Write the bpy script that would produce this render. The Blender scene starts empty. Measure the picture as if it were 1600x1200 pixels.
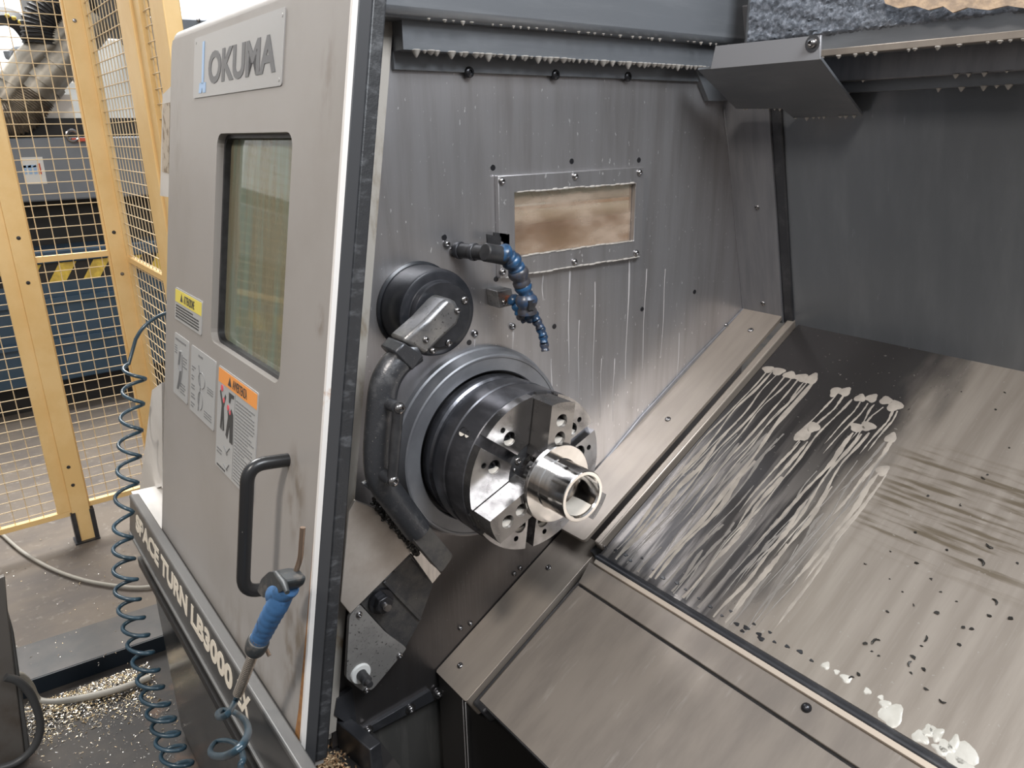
import bpy, bmesh, math, random
import numpy as np
from mathutils import Vector, Matrix
from mathutils.geometry import tessellate_polygon

random.seed(7)
SC = bpy.context.scene
COL = SC.collection
rad = math.radians

# ------------------------------------------------------------------ camera
FPX = 1161.0
_X = np.array([942, 381, -1161.]); _X /= np.linalg.norm(_X)
_Y = np.array([1600, -420, 1161.]); _Y -= _X * (_X @ _Y); _Y /= np.linalg.norm(_Y)
_Z = np.cross(_X, _Y)
RW = np.stack([_X, _Y, _Z])                 # camera (right, down, forward) -> world
CAM = np.array([0.8038, -0.6601, 0.4990])   # metres; origin = centre of the chuck face
cam = bpy.data.objects.new('camera', bpy.data.cameras.new('camera'))
COL.objects.link(cam)
cam.data.sensor_fit = 'HORIZONTAL'; cam.data.sensor_width = 36
cam.data.lens = FPX / 1600 * 36
cam.data.clip_start = 0.02; cam.data.clip_end = 100
mw = Matrix.Identity(4)
for i in range(3):
    mw[i][0] = RW[i][0]; mw[i][1] = -RW[i][1]; mw[i][2] = -RW[i][2]; mw[i][3] = CAM[i]
cam.matrix_world = mw
SC.camera = cam

# ------------------------------------------------------------------ world, lights, exposure
SC.view_settings.view_transform = 'Standard'
SC.view_settings.look = 'None'
SC.view_settings.exposure = 0.0
SC.view_settings.gamma = 1.0
SC.view_settings.use_curve_mapping = False
world = bpy.data.worlds.new('hall_light'); SC.world = world
world.use_nodes = True
nt = world.node_tree; nt.nodes.clear()
wo = nt.nodes.new('ShaderNodeOutputWorld'); wb = nt.nodes.new('ShaderNodeBackground')
tc = nt.nodes.new('ShaderNodeTexCoord'); sx = nt.nodes.new('ShaderNodeSeparateXYZ')
mr = nt.nodes.new('ShaderNodeMapRange'); cr = nt.nodes.new('ShaderNodeValToRGB')
nt.links.new(tc.outputs['Generated'], sx.inputs[0])
mr.inputs[1].default_value = -1; mr.inputs[2].default_value = 1
nt.links.new(sx.outputs[2], mr.inputs[0]); nt.links.new(mr.outputs[0], cr.inputs[0])
el = cr.color_ramp.elements
el[0].position = 0.30; el[0].color = (0.20, 0.16, 0.13, 1)
el[1].position = 0.98; el[1].color = (0.95, 1.0, 1.08, 1)
for p, c in ((0.46, (0.42, 0.37, 0.33, 1)), (0.56, (0.62, 0.60, 0.58, 1)), (0.75, (0.90, 0.95, 1.02, 1))):
    e = el.new(p); e.color = c
nt.links.new(cr.outputs[0], wb.inputs[0]); wb.inputs[1].default_value = 0.50
nt.links.new(wb.outputs[0], wo.inputs[0])


def area(name, loc, target, sx_, sy_, power, col=(1, 1, 1)):
    l = bpy.data.lights.new(name, 'AREA'); l.shape = 'RECTANGLE'; l.size = sx_; l.size_y = sy_
    l.energy = power; l.color = col
    o = bpy.data.objects.new(name, l); COL.objects.link(o)
    o.location = loc
    o.rotation_euler = (Vector(target) - Vector(loc)).to_track_quat('-Z', 'Y').to_euler()
    return o


area('hall_fill', (-5.0, 0.2, 4.2), (-4.6, 0.2, 0), 3.0, 3.0, 780, (1, 0.99, 0.97))  # unseen lamp added to overexpose the background behind the fence
area('roof_skylight', (1.0, -2.7, 3.1), (0.1, 0.2, 0.0), 0.5, 0.5, 95, (1, 0.93, 0.85))
area('side_fill', (1.35, 0.0, 1.65), (-0.1, 0.1, 0.4), 0.9, 0.7, 44, (0.92, 0.96, 1.0))  # unseen bluish lamp added to lift the dark upper wall and beams

# ------------------------------------------------------------------ picking helpers (pixel of the 1600x1200 photo -> point on a known plane)


def ray(px, py):
    return RW @ np.array([(px - 800) / FPX, (py - 600) / FPX, 1.0])


def onP(px, py, p0, n):
    r = ray(px, py); n = np.array(n, float)
    return CAM + r * ((np.array(p0) - CAM) @ n) / (r @ n)


def onX(px, py, x): return onP(px, py, (x, 0, 0), (1, 0, 0))
def onY(px, py, y): return onP(px, py, (0, y, 0), (0, 1, 0))
def onZ(px, py, z): return onP(px, py, (0, 0, z), (0, 0, 1))


def frame(o, ex, ey, ez):
    m = Matrix.Identity(4)
    for i in range(3):
        m[i][0] = ex[i]; m[i][1] = ey[i]; m[i][2] = ez[i]; m[i][3] = o[i]
    return m


I4 = Matrix.Identity(4)
WX = -0.16                                    # headstock wall plane
WALL = frame((WX, 0, 0), (0, 1, 0), (0, 0, 1), (1, 0, 0))
td = rad(9.9); tb = rad(30.5); tk = rad(15.67)
DOOR = frame((0, -0.219, 0.642), (1, 0, 0), (0, math.sin(td), math.cos(td)), (0, -math.cos(td), math.sin(td)))
BED = frame((0, 0.716, 0.121), (1, 0, 0), (0, math.cos(tb), math.sin(tb)), (0, -math.sin(tb), math.cos(tb)))
BACK = frame((0, 0.731, 0.108), (1, 0, 0), (0, -math.sin(tk), math.cos(tk)), (0, -math.cos(tk), -math.sin(tk)))
FLOOR_Z = -1.05
DECK_Z = -1.0


def pick(F, px, py, w=0.0):
    """pixel -> (u, v) in frame F on its plane z = w"""
    n = F.col[2].xyz; p0 = F.translation + n * w
    q = Vector(onP(px, py, p0, n))
    l = F.inverted() @ q
    return (l.x, l.y)


def picks(F, pts, w=0.0): return [pick(F, x, y, w) for x, y in pts]


# ------------------------------------------------------------------ mesh builder
class MB:
    def __init__(s): s.v = []; s.f = []

    def add(s, vs, fs):
        b = len(s.v); s.v += [Vector(v) for v in vs]; s.f += [tuple(i + b for i in f) for f in fs]
        return s

    def box(s, c, d, F=I4):
        x, y, z = (k / 2 for k in d); c = Vector(c)
        vs = [F @ (c + Vector((a * x, b * y, e * z))) for a in (-1, 1) for b in (-1, 1) for e in (-1, 1)]
        return s.add(vs, [(0, 1, 3, 2), (4, 6, 7, 5), (0, 4, 5, 1), (2, 3, 7, 6), (0, 2, 6, 4), (1, 5, 7, 3)])

    def bx(s, x0, x1, y0, y1, z0, z1, F=I4):
        return s.box(((x0 + x1) / 2, (y0 + y1) / 2, (z0 + z1) / 2), (abs(x1 - x0), abs(y1 - y0), abs(z1 - z0)), F)

    def plate(s, outer, z0, z1, F=I4, holes=()):
        loops = [list(outer)] + [list(h) for h in holes]
        def area2(l): return sum(l[i][0] * l[(i + 1) % len(l)][1] - l[(i + 1) % len(l)][0] * l[i][1] for i in range(len(l)))
        if area2(loops[0]) < 0: loops[0].reverse()
        for h in loops[1:]:
            if area2(h) > 0: h.reverse()
        flat = [p for l in loops for p in l]; n = len(flat)
        tris = tessellate_polygon([[Vector((p[0], p[1], 0)) for p in l] for l in loops])
        vs = [F @ Vector((p[0], p[1], z1)) for p in flat] + [F @ Vector((p[0], p[1], z0)) for p in flat]
        fs = []
        for t in tris:
            a, b, c = (flat[i] for i in t)
            if (b[0] - a[0]) * (c[1] - a[1]) - (b[1] - a[1]) * (c[0] - a[0]) < 0: t = (t[0], t[2], t[1])
            fs.append(tuple(t)); fs.append((t[2] + n, t[1] + n, t[0] + n))
        k = 0
        for l in loops:
            m = len(l)
            for i in range(m):
                a, b = k + i, k + (i + 1) % m
                fs.append((a, a + n, b + n, b))
            k += m
        return s.add(vs, fs)

    def lathe(s, prof, F=I4, seg=48, a0=0.0, a1=2 * math.pi):
        """prof: (r, h) list, revolved about F's z axis"""
        full = abs(a1 - a0 - 2 * math.pi) < 1e-6
        n = seg if full else seg + 1
        vs = []
        for r, h in prof:
            for k in range(n):
                a = a0 + (a1 - a0) * k / seg
                vs.append(F @ Vector((r * math.cos(a), r * math.sin(a), h)))
        fs = []
        for j in range(len(prof) - 1):
            for k in range(seg):
                k2 = (k + 1) % n
                fs.append((j * n + k, j * n + k2, (j + 1) * n + k2, (j + 1) * n + k))
        return s.add(vs, fs)

    def tube(s, pts, r, seg=12, cap=True, closed=False):
        pts = [Vector(p) for p in pts]; n = len(pts)
        rr = r if isinstance(r, (list, tuple)) else [r] * n
        t0 = (pts[1] - pts[0]).normalized()
        up = Vector((0, 0, 1)) if abs(t0.z) < 0.9 else Vector((1, 0, 0))
        nrm = t0.cross(up).normalized()
        vs = []
        for i in range(n):
            if i == 0: t = pts[1] - pts[0]
            elif i == n - 1: t = pts[-1] - pts[-2]
            else: t = (pts[i + 1] - pts[i]).normalized() + (pts[i] - pts[i - 1]).normalized()
            t.normalize()
            nrm = (nrm - t * nrm.dot(t)).normalized(); bn = t.cross(nrm)
            for k in range(seg):
                a = 2 * math.pi * k / seg
                vs.append(pts[i] + (nrm * math.cos(a) + bn * math.sin(a)) * rr[i])
        fs = []
        for i in range(n - 1):
            for k in range(seg):
                k2 = (k + 1) % seg
                fs.append((i * seg + k, i * seg + k2, (i + 1) * seg + k2, (i + 1) * seg + k))
        if cap:
            fs.append(tuple(range(seg - 1, -1, -1))); fs.append(tuple((n - 1) * seg + k for k in range(seg)))
        return s.add(vs, fs)

    def ball(s, c, r, seg=10, rings=6, sq=(1, 1, 1)):
        c = Vector(c); vs = [c + Vector((0, 0, r * sq[2]))]
        for j in range(1, rings):
            p = math.pi * j / rings
            for k in range(seg):
                a = 2 * math.pi * k / seg
                vs.append(c + Vector((r * sq[0] * math.sin(p) * math.cos(a), r * sq[1] * math.sin(p) * math.sin(a), r * sq[2] * math.cos(p))))
        vs.append(c - Vector((0, 0, r * sq[2])))
        fs = [(0, 1 + k, 1 + (k + 1) % seg) for k in range(seg)]
        for j in range(rings - 2):
            for k in range(seg):
                a, b = 1 + j * seg + k, 1 + j * seg + (k + 1) % seg
                fs.append((a, a + seg, b + seg, b))
        l = len(vs) - 1; b0 = 1 + (rings - 2) * seg
        fs += [(l, b0 + (k + 1) % seg, b0 + k) for k in range(seg)]
        return s.add(vs, fs)


WORLD = {}


def part(name, mb, m, parent=None, F=None, bevel=0.0, smooth=40, label=None, fix=True):
    """one mesh object; vertices are given in frame F (world if None)"""
    me = bpy.data.meshes.new(name)
    F = F or I4
    me.from_pydata([tuple(v) for v in mb.v], [], mb.f)
    me.validate()
    if fix:
        bm = bmesh.new(); bm.from_mesh(me)
        bmesh.ops.recalc_face_normals(bm, faces=bm.faces)
        bm.to_mesh(me); bm.free()
    if smooth:
        me.polygons.foreach_set('use_smooth', [True] * len(me.polygons))
        me.set_sharp_from_angle(angle=rad(smooth))
    me.materials.append(m)
    o = bpy.data.objects.new(name, me); COL.objects.link(o)
    if parent is not None:
        o.parent = parent
        o.matrix_parent_inverse = WORLD[parent.name].inverted()
    o.matrix_basis = F
    WORLD[o.name] = F.copy()
    if bevel:
        b = o.modifiers.new('bevel', 'BEVEL'); b.width = bevel; b.segments = 2; b.limit_method = 'ANGLE'; b.angle_limit = rad(40)
        b.harden_normals = False
    if label: o['label'] = label
    return o


def tag(o, label, cat, group=None, kind=None):
    if label: o['label'] = label
    if cat: o['category'] = cat
    if group: o['group'] = group
    if kind: o['kind'] = kind
    return o


def thing(name, loc, label, cat, group=None):
    o = bpy.data.objects.new(name, None); COL.objects.link(o)
    o.location = loc; o.empty_display_size = 0.05
    WORLD[o.name] = Matrix.Translation(loc)
    return tag(o, label, cat, group)


def struct(name, mb, m, F=None, bevel=0):
    o = part(name, mb, m, None, F, bevel); o['kind'] = 'structure'; return o


# ------------------------------------------------------------------ materials
def N(t, k, **kw):
    n = t.nodes.new(k)
    for a, b in kw.items(): setattr(n, a, b)
    return n


def mat(name, c, rough=0.5, metal=0.0, c2=None, nscale=20, stretch=(1, 1, 1), namt=1.0, lo=0.35, hi=0.65,
        c3=None, n3=60, st3=(1, 1, 1), lo3=0.6, hi3=0.7, amt3=1.0, bump=0.0, bscale=200, bstretch=(1, 1, 1), rvar=0.0,
        trans=0.0, spec=0.5, coat=0.0, alpha=1.0):
    m = bpy.data.materials.new(name); m.use_nodes = True
    t = m.node_tree; b = t.nodes['Principled BSDF']
    b.inputs['Roughness'].default_value = rough; b.inputs['Metallic'].default_value = metal
    b.inputs['Specular IOR Level'].default_value = spec
    b.inputs['Coat Weight'].default_value = coat; b.inputs['Coat Roughness'].default_value = 0.1
    b.inputs['Transmission Weight'].default_value = trans
    b.inputs['Alpha'].default_value = alpha
    c = tuple(c) + (1,)
    b.inputs['Base Color'].default_value = c
    last = None
    co = N(t, 'ShaderNodeTexCoord')

    def noise(scale, st, detail=5):
        mp = N(t, 'ShaderNodeMapping'); mp.inputs['Scale'].default_value = st
        nz = N(t, 'ShaderNodeTexNoise'); nz.inputs['Scale'].default_value = scale; nz.inputs['Detail'].default_value = detail
        nz.inputs['Roughness'].default_value = 0.6
        t.links.new(co.outputs['Object'], mp.inputs[0]); t.links.new(mp.outputs[0], nz.inputs[0])
        return nz.outputs[0]

    def ramp(src, lo, hi, amt):
        r = N(t, 'ShaderNodeMapRange', interpolation_type='SMOOTHSTEP')
        r.inputs[1].default_value = lo; r.inputs[2].default_value = hi; r.inputs[4].default_value = amt
        t.links.new(src, r.inputs[0]); return r.outputs[0]

    def mix(fac, a, bcol):
        x = N(t, 'ShaderNodeMix', data_type='RGBA')
        t.links.new(fac, x.inputs[0])
        if isinstance(a, tuple): x.inputs[6].default_value = a
        else: t.links.new(a, x.inputs[6])
        x.inputs[7].default_value = bcol
        return x.outputs[2]
    cur = c
    if c2 is not None:
        n1 = noise(nscale, stretch); f1 = ramp(n1, lo, hi, namt)
        cur = mix(f1, cur, tuple(c2) + (1,))
        if rvar:
            rr = N(t, 'ShaderNodeMapRange'); rr.inputs[3].default_value = rough - rvar; rr.inputs[4].default_value = rough + rvar
            rr.inputs[1].default_value = 0.3; rr.inputs[2].default_value = 0.7
            t.links.new(n1, rr.inputs[0]); t.links.new(rr.outputs[0], b.inputs['Roughness'])
    if c3 is not None:
        f3 = ramp(noise(n3, st3), lo3, hi3, amt3)
        cur = mix(f3, cur, tuple(c3) + (1,))
    if not isinstance(cur, tuple): t.links.new(cur, b.inputs['Base Color'])
    if bump:
        bp = N(t, 'ShaderNodeBump'); bp.inputs['Strength'].default_value = bump; bp.inputs['Distance'].default_value = 0.002
        t.links.new(noise(bscale, bstretch, 3), bp.inputs['Height']); t.links.new(bp.outputs[0], b.inputs['Normal'])
    m['_b'] = 1
    return m


M = {}
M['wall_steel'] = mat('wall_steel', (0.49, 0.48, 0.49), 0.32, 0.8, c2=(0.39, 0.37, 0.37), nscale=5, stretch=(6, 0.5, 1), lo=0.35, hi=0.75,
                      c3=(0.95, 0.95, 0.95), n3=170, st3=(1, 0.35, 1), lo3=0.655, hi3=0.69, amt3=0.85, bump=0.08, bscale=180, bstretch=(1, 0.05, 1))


def dark_reflection(m, lo, hi, amt, col):
    """dark reflection painted into the colour of the lower sheet, ragged upper edge"""
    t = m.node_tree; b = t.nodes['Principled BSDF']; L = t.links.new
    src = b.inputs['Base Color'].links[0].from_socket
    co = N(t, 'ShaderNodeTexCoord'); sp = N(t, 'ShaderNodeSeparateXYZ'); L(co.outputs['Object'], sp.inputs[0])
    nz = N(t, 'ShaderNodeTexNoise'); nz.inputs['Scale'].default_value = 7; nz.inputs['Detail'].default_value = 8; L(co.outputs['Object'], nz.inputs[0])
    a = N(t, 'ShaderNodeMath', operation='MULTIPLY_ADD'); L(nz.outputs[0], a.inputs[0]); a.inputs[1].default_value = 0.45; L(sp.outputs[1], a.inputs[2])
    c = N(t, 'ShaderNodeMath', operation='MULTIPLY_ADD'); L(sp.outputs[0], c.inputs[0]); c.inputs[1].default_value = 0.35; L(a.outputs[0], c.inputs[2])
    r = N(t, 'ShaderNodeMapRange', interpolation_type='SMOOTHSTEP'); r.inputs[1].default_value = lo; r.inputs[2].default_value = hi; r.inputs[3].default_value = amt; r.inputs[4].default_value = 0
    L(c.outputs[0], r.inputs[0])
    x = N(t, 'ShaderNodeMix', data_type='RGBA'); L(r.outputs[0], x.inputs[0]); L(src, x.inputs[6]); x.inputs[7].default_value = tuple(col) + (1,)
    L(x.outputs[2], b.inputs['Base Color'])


dark_reflection(M['wall_steel'], 0.0, 0.24, 0.88, (0.075, 0.067, 0.065))
M['back_steel'] = mat('back_steel', (0.175, 0.185, 0.20), 0.26, 0.5, c2=(0.225, 0.235, 0.25), nscale=5, stretch=(3, 0.6, 1), lo=0.4, hi=0.8,
                      c3=(0.4, 0.42, 0.45), n3=30, st3=(3, 0.5, 1), lo3=0.66, hi3=0.8, amt3=0.5, bump=0.03, bscale=120, bstretch=(0.05, 1, 1))
M['strip_steel'] = mat('strip_steel', (0.38, 0.328, 0.28), 0.33, 0.5, c2=(0.33, 0.285, 0.245), nscale=6, stretch=(5, 0.6, 1), lo=0.35, hi=0.7,
                       c3=(0.55, 0.52, 0.48), n3=40, st3=(1, 0.6, 1), lo3=0.68, hi3=0.8, amt3=0.4)
M['wiper_beige'] = mat('wiper_beige', (0.56, 0.48, 0.40), 0.35, 0.3)
M['post_steel'] = mat('post_steel', (0.26, 0.26, 0.275), 0.35, 0.5, c2=(0.21, 0.21, 0.225), nscale=9, stretch=(5, 0.6, 1), lo=0.35, hi=0.7)
M['cover_steel'] = mat('cover_steel', (0.31, 0.268, 0.23), 0.35, 0.5, c2=(0.245, 0.212, 0.185), nscale=6, stretch=(4, 0.9, 1), lo=0.35, hi=0.7,
                       c3=(0.46, 0.42, 0.38), n3=16, st3=(3, 0.5, 1), lo3=0.6, hi3=0.75, amt3=0.6)
M['dark_steel'] = mat('dark_steel', (0.055, 0.056, 0.062), 0.35, 0.5, c2=(0.10, 0.10, 0.105), nscale=25, lo=0.45, hi=0.8, bump=0.05)
M['beam_steel'] = mat('beam_steel', (0.17, 0.18, 0.195), 0.34, 0.4, c2=(0.22, 0.23, 0.245), nscale=6, stretch=(1, 0.6, 6), lo=0.4, hi=0.75, bump=0.1, bscale=90)
M['gunk'] = mat('gunk', (0.13, 0.145, 0.17), 0.3, 0.2, c2=(0.24, 0.26, 0.30), nscale=120, lo=0.45, hi=0.6, bump=0.5, bscale=260)
M['peeling'] = mat('peeling', (0.55, 0.40, 0.27), 0.8, 0, c2=(0.36, 0.27, 0.2), nscale=60, bump=0.6, bscale=80)
M['bracket_grey'] = mat('bracket_grey', (0.30, 0.30, 0.315), 0.4, 0.3)
M['chute'] = mat('chute', (0.17, 0.165, 0.155), 0.3, 0.6, c2=(0.25, 0.24, 0.225), nscale=7, stretch=(5, 0.6, 1), lo=0.5, hi=0.75)
M['black'] = mat('black', (0.018, 0.018, 0.02), 0.45, 0.0, c2=(0.035, 0.035, 0.037), nscale=40, bump=0.03)
M['void'] = mat('void', (0.03, 0.028, 0.027), 0.5, 0.1)
M['rubber'] = mat('rubber', (0.034, 0.035, 0.038), 0.42, 0.0, c2=(0.10, 0.103, 0.11), nscale=70, stretch=(1, 1, 0.5), lo=0.5, hi=0.72, bump=0.3, bscale=140, spec=0.6)
M['ring_grey'] = mat('ring_grey', (0.25, 0.255, 0.27), 0.36, 0.4, c2=(0.19, 0.19, 0.205), nscale=12, lo=0.35, hi=0.75, bump=0.04)
M['chuck_dark'] = mat('chuck_dark', (0.10, 0.10, 0.11), 0.26, 0.7, c2=(0.22, 0.22, 0.24), nscale=30, stretch=(0.4, 1, 1), lo=0.45, hi=0.75, bump=0.05)
M['chuck_face'] = mat('chuck_face', (0.46, 0.45, 0.45), 0.22, 0.95, c2=(0.27, 0.26, 0.26), nscale=25, lo=0.35, hi=0.7, rvar=0.08)
M['jaw'] = mat('jaw', (0.34, 0.325, 0.315), 0.25, 0.9, c2=(0.24, 0.23, 0.225), nscale=18, stretch=(4, 1, 1), lo=0.35, hi=0.7, rvar=0.06)
M['bright'] = mat('bright', (0.82, 0.79, 0.76), 0.12, 1.0, c2=(0.62, 0.60, 0.58), nscale=35, stretch=(4, 0.5, 0.5), lo=0.4, hi=0.7, rvar=0.06, bump=0.03, bscale=300, bstretch=(4, 0.3, 0.3))
M['screw'] = mat('screw', (0.30, 0.29, 0.29), 0.22, 0.95)
M['screw_black'] = mat('screw_black', (0.05, 0.05, 0.055), 0.25, 0.7)
M['cast'] = mat('cast', (0.055, 0.057, 0.063), 0.3, 0.4, c2=(0.14, 0.14, 0.145), nscale=30, lo=0.5, hi=0.75,
                c3=(0.62, 0.57, 0.48), n3=420, lo3=0.66, hi3=0.72, amt3=0.8, bump=0.2, bscale=300)
M['arm_block'] = mat('arm_block', (0.17, 0.17, 0.175), 0.32, 0.6, c2=(0.30, 0.29, 0.28), nscale=25, lo=0.4, hi=0.7,
                     c3=(0.03, 0.03, 0.03), n3=260, lo3=0.6, hi3=0.66, amt3=0.8)
M['hub'] = mat('hub', (0.018, 0.02, 0.024), 0.28, 0.2, c2=(0.035, 0.036, 0.042), nscale=25, c3=(0.6, 0.6, 0.62), n3=220, lo3=0.72, hi3=0.76, amt3=0.6)
M['brushed'] = mat('brushed', (0.60, 0.55, 0.50), 0.34, 0.45, c2=(0.48, 0.42, 0.37), nscale=14, lo=0.35, hi=0.7, c3=(0.7, 0.68, 0.65), n3=160, st3=(1, 1, 0.5), lo3=0.7, hi3=0.75, amt3=0.6)
M['plate_grey'] = mat('plate_grey', (0.40, 0.385, 0.37), 0.4, 0.5, c2=(0.3, 0.29, 0.28), nscale=15, c3=(0.03, 0.03, 0.03), n3=240, lo3=0.62, hi3=0.66, amt3=0.85)
M['rest_dark'] = mat('rest_dark', (0.06, 0.06, 0.064), 0.42, 0.45, c2=(0.11, 0.105, 0.10), nscale=30, c3=(0.5, 0.44, 0.36), n3=500, lo3=0.66, hi3=0.72, amt3=0.7, bump=0.12)
M['door_paint'] = mat('door_paint', (0.335, 0.312, 0.293), 0.42, 0.0, c2=(0.285, 0.26, 0.235), nscale=2.5, lo=0.4, hi=0.75,
                      c3=(0.22, 0.18, 0.15), n3=14, st3=(2.2, 1, 0.8), lo3=0.71, hi3=0.80, amt3=0.5, spec=0.5)
M['door_edge'] = mat('door_edge', (0.80, 0.77, 0.74), 0.4, 0, c3=(0.45, 0.22, 0.08), n3=18, lo3=0.62, hi3=0.75)
M['rust'] = mat('rust', (0.40, 0.19, 0.06), 0.8, 0, c2=(0.22, 0.10, 0.04), nscale=40)
M['name_plate'] = mat('name_plate', (0.34, 0.332, 0.325), 0.3, 0.1)
M['letter_grey'] = mat('letter_grey', (0.115, 0.115, 0.12), 0.45)
M['emblem_blue'] = mat('emblem_blue', (0.33, 0.50, 0.74), 0.4)
M['letter_cream'] = mat('letter_cream', (0.78, 0.70, 0.58), 0.5)
M['sticker_silver'] = mat('sticker_silver', (0.46, 0.46, 0.455), 0.35, 0.1)
M['sticker_yellow'] = mat('sticker_yellow', (0.80, 0.66, 0.12), 0.4)
M['sticker_orange'] = mat('sticker_orange', (0.88, 0.34, 0.08), 0.4)
M['sticker_white'] = mat('sticker_white', (0.74, 0.74, 0.72), 0.4)
M['ink'] = mat('ink', (0.05, 0.05, 0.05), 0.5)
M['ink_grey'] = mat('ink_grey', (0.20, 0.20, 0.20), 0.5)
M['ink_red'] = mat('ink_red', (0.70, 0.10, 0.12), 0.5)
M['handle_black'] = mat('handle_black', (0.02, 0.02, 0.021), 0.3, 0.1, c3=(0.45, 0.44, 0.42), n3=120, lo3=0.73, hi3=0.76, amt3=0.7)
M['front_grey'] = mat('front_grey', (0.07, 0.068, 0.066), 0.4, 0.1, c2=(0.095, 0.092, 0.089), nscale=4)
M['lip_grey'] = mat('lip_grey', (0.13, 0.127, 0.123), 0.4, 0.1)
M['skirt'] = mat('skirt', (0.04, 0.04, 0.04), 0.22, 0.15, c2=(0.062, 0.06, 0.058), nscale=6)
M['white_paint'] = mat('white_paint', (0.80, 0.77, 0.73), 0.45, 0, c2=(0.70, 0.67, 0.63), nscale=6)
M['hose'] = mat('hose', (0.020, 0.043, 0.060), 0.3, 0.0, c2=(0.033, 0.07, 0.10), nscale=20, coat=0.2)
M['gun_blue'] = mat('gun_blue', (0.055, 0.15, 0.32), 0.45, 0.0, c2=(0.03, 0.06, 0.11), nscale=60, lo=0.5, hi=0.75)
M['gun_dark'] = mat('gun_dark', (0.05, 0.055, 0.058), 0.45, 0.2, c2=(0.13, 0.12, 0.11), nscale=60, lo=0.5, hi=0.7)
M['brass_tube'] = mat('brass_tube', (0.33, 0.24, 0.18), 0.35, 0.8)
M['spring'] = mat('spring', (0.30, 0.26, 0.22), 0.35, 0.9)
M['loc_blue'] = mat('loc_blue', (0.022, 0.085, 0.19), 0.3, 0.0, c2=(0.022, 0.035, 0.06), nscale=35, lo=0.4, hi=0.6, spec=0.6)
M['loc_dark'] = mat('loc_dark', (0.05, 0.047, 0.052), 0.32, 0.0, c2=(0.03, 0.06, 0.12), nscale=35, lo=0.45, hi=0.65, spec=0.6)
M['copper'] = mat('copper', (0.42, 0.16, 0.09), 0.4, 0.6)
M['fence_yellow'] = mat('fence_yellow', (0.86, 0.61, 0.29), 0.5, 0, c2=(0.80, 0.54, 0.23), nscale=6, c3=(0.16, 0.10, 0.05), n3=90, st3=(1, 1, 0.7), lo3=0.71, hi3=0.76, amt3=0.8)
M['fence_wire'] = mat('fence_wire', (0.72, 0.57, 0.36), 0.5, 0)
M['deck'] = mat('deck', (0.165, 0.138, 0.112), 0.65, 0.0, spec=0.25, c2=(0.115, 0.10, 0.09), nscale=4, stretch=(1, 0.6, 1), lo=0.4, hi=0.7, c3=(0.36, 0.33, 0.29), n3=30, lo3=0.55, hi3=0.8, amt3=0.5)
M['deck_dark'] = mat('deck_dark', (0.055, 0.055, 0.056), 0.4, 0.3, c2=(0.08, 0.075, 0.072), nscale=8)
M['concrete'] = mat('concrete', (0.034, 0.032, 0.031), 0.6, 0.0, spec=0.25, c2=(0.055, 0.048, 0.042), nscale=6, c3=(0.15, 0.085, 0.05), n3=7, lo3=0.6, hi3=0.75, amt3=0.6)
M['step_blue'] = mat('step_blue', (0.012, 0.018, 0.026), 0.35, 0.1)
M['chip_gold'] = mat('chip_gold', (0.75, 0.58, 0.33), 0.25, 0.9, c2=(0.55, 0.52, 0.48), nscale=80)
M['chip_silver'] = mat('chip_silver', (0.6, 0.58, 0.54), 0.25, 0.9)
M['chip_black'] = mat('chip_black', (0.03, 0.028, 0.025), 0.4, 0.4)
M['chip_rust'] = mat('chip_rust', (0.26, 0.13, 0.06), 0.5, 0.5, c2=(0.6, 0.45, 0.28), nscale=150)
M['chip_dark'] = mat('chip_dark', (0.045, 0.04, 0.036), 0.35, 0.5, c2=(0.12, 0.09, 0.07), nscale=150)
M['cable_grey'] = mat('cable_grey', (0.33, 0.31, 0.27), 0.5)
M['cable_dark'] = mat('cable_dark', (0.055, 0.055, 0.055), 0.4)
M['bin_steel'] = mat('bin_steel', (0.17, 0.155, 0.14), 0.45, 0.4, c2=(0.11, 0.085, 0.065), nscale=5, lo=0.45, hi=0.7)
M['hall_white'] = mat('hall_white', (0.86, 0.86, 0.86), 0.8)
M['mach_grey'] = mat('mach_grey', (0.17, 0.19, 0.22), 0.5, 0, c2=(0.20, 0.22, 0.25), nscale=4)
M['mach_blue'] = mat('mach_blue', (0.035, 0.075, 0.12), 0.45, 0, c2=(0.05, 0.09, 0.14), nscale=5)
M['mach_pale'] = mat('mach_pale', (0.60, 0.60, 0.57), 0.6)
M['mach_black'] = mat('mach_black', (0.018, 0.017, 0.017), 0.6)
M['duct'] = mat('duct', (0.34, 0.31, 0.26), 0.4, 0.6, c2=(0.2, 0.18, 0.15), nscale=8)
M['duct_rib'] = mat('duct_rib', (0.26, 0.22, 0.17), 0.5, 0.3, c2=(0.14, 0.11, 0.085), nscale=12)
M['stripe_yellow'] = mat('stripe_yellow', (0.85, 0.62, 0.10), 0.5, c2=(0.6, 0.42, 0.08), nscale=20)
M['tan'] = mat('tan', (0.74, 0.46, 0.30), 0.6, 0, c2=(0.5, 0.3, 0.18), nscale=8)
M['foam'] = mat('foam', (0.35, 0.31, 0.268), 0.5, 0.0, c2=(0.26, 0.23, 0.20), nscale=25, spec=0.3)
M['foam_thin'] = mat('foam_thin', (0.20, 0.182, 0.165), 0.5, 0.1, spec=0.3)
M['foam_white'] = mat('foam_white', (0.56, 0.54, 0.49), 0.3, 0.0, c2=(0.47, 0.45, 0.40), nscale=40)
M['coolant'] = mat('coolant', (0.70, 0.65, 0.58), 0.15, 0.0, spec=0.6)  # cream gloss for the patches in the recesses and the bore
M['drip'] = mat('drip', (0.40, 0.375, 0.345), 0.25, 0.0, spec=0.7)
M['clear_drop'] = mat('clear_drop', (0.03, 0.03, 0.032), 0.06, 0.0, spec=0.8)
M['label_cream'] = mat('label_cream', (0.80, 0.66, 0.52), 0.4)
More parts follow.
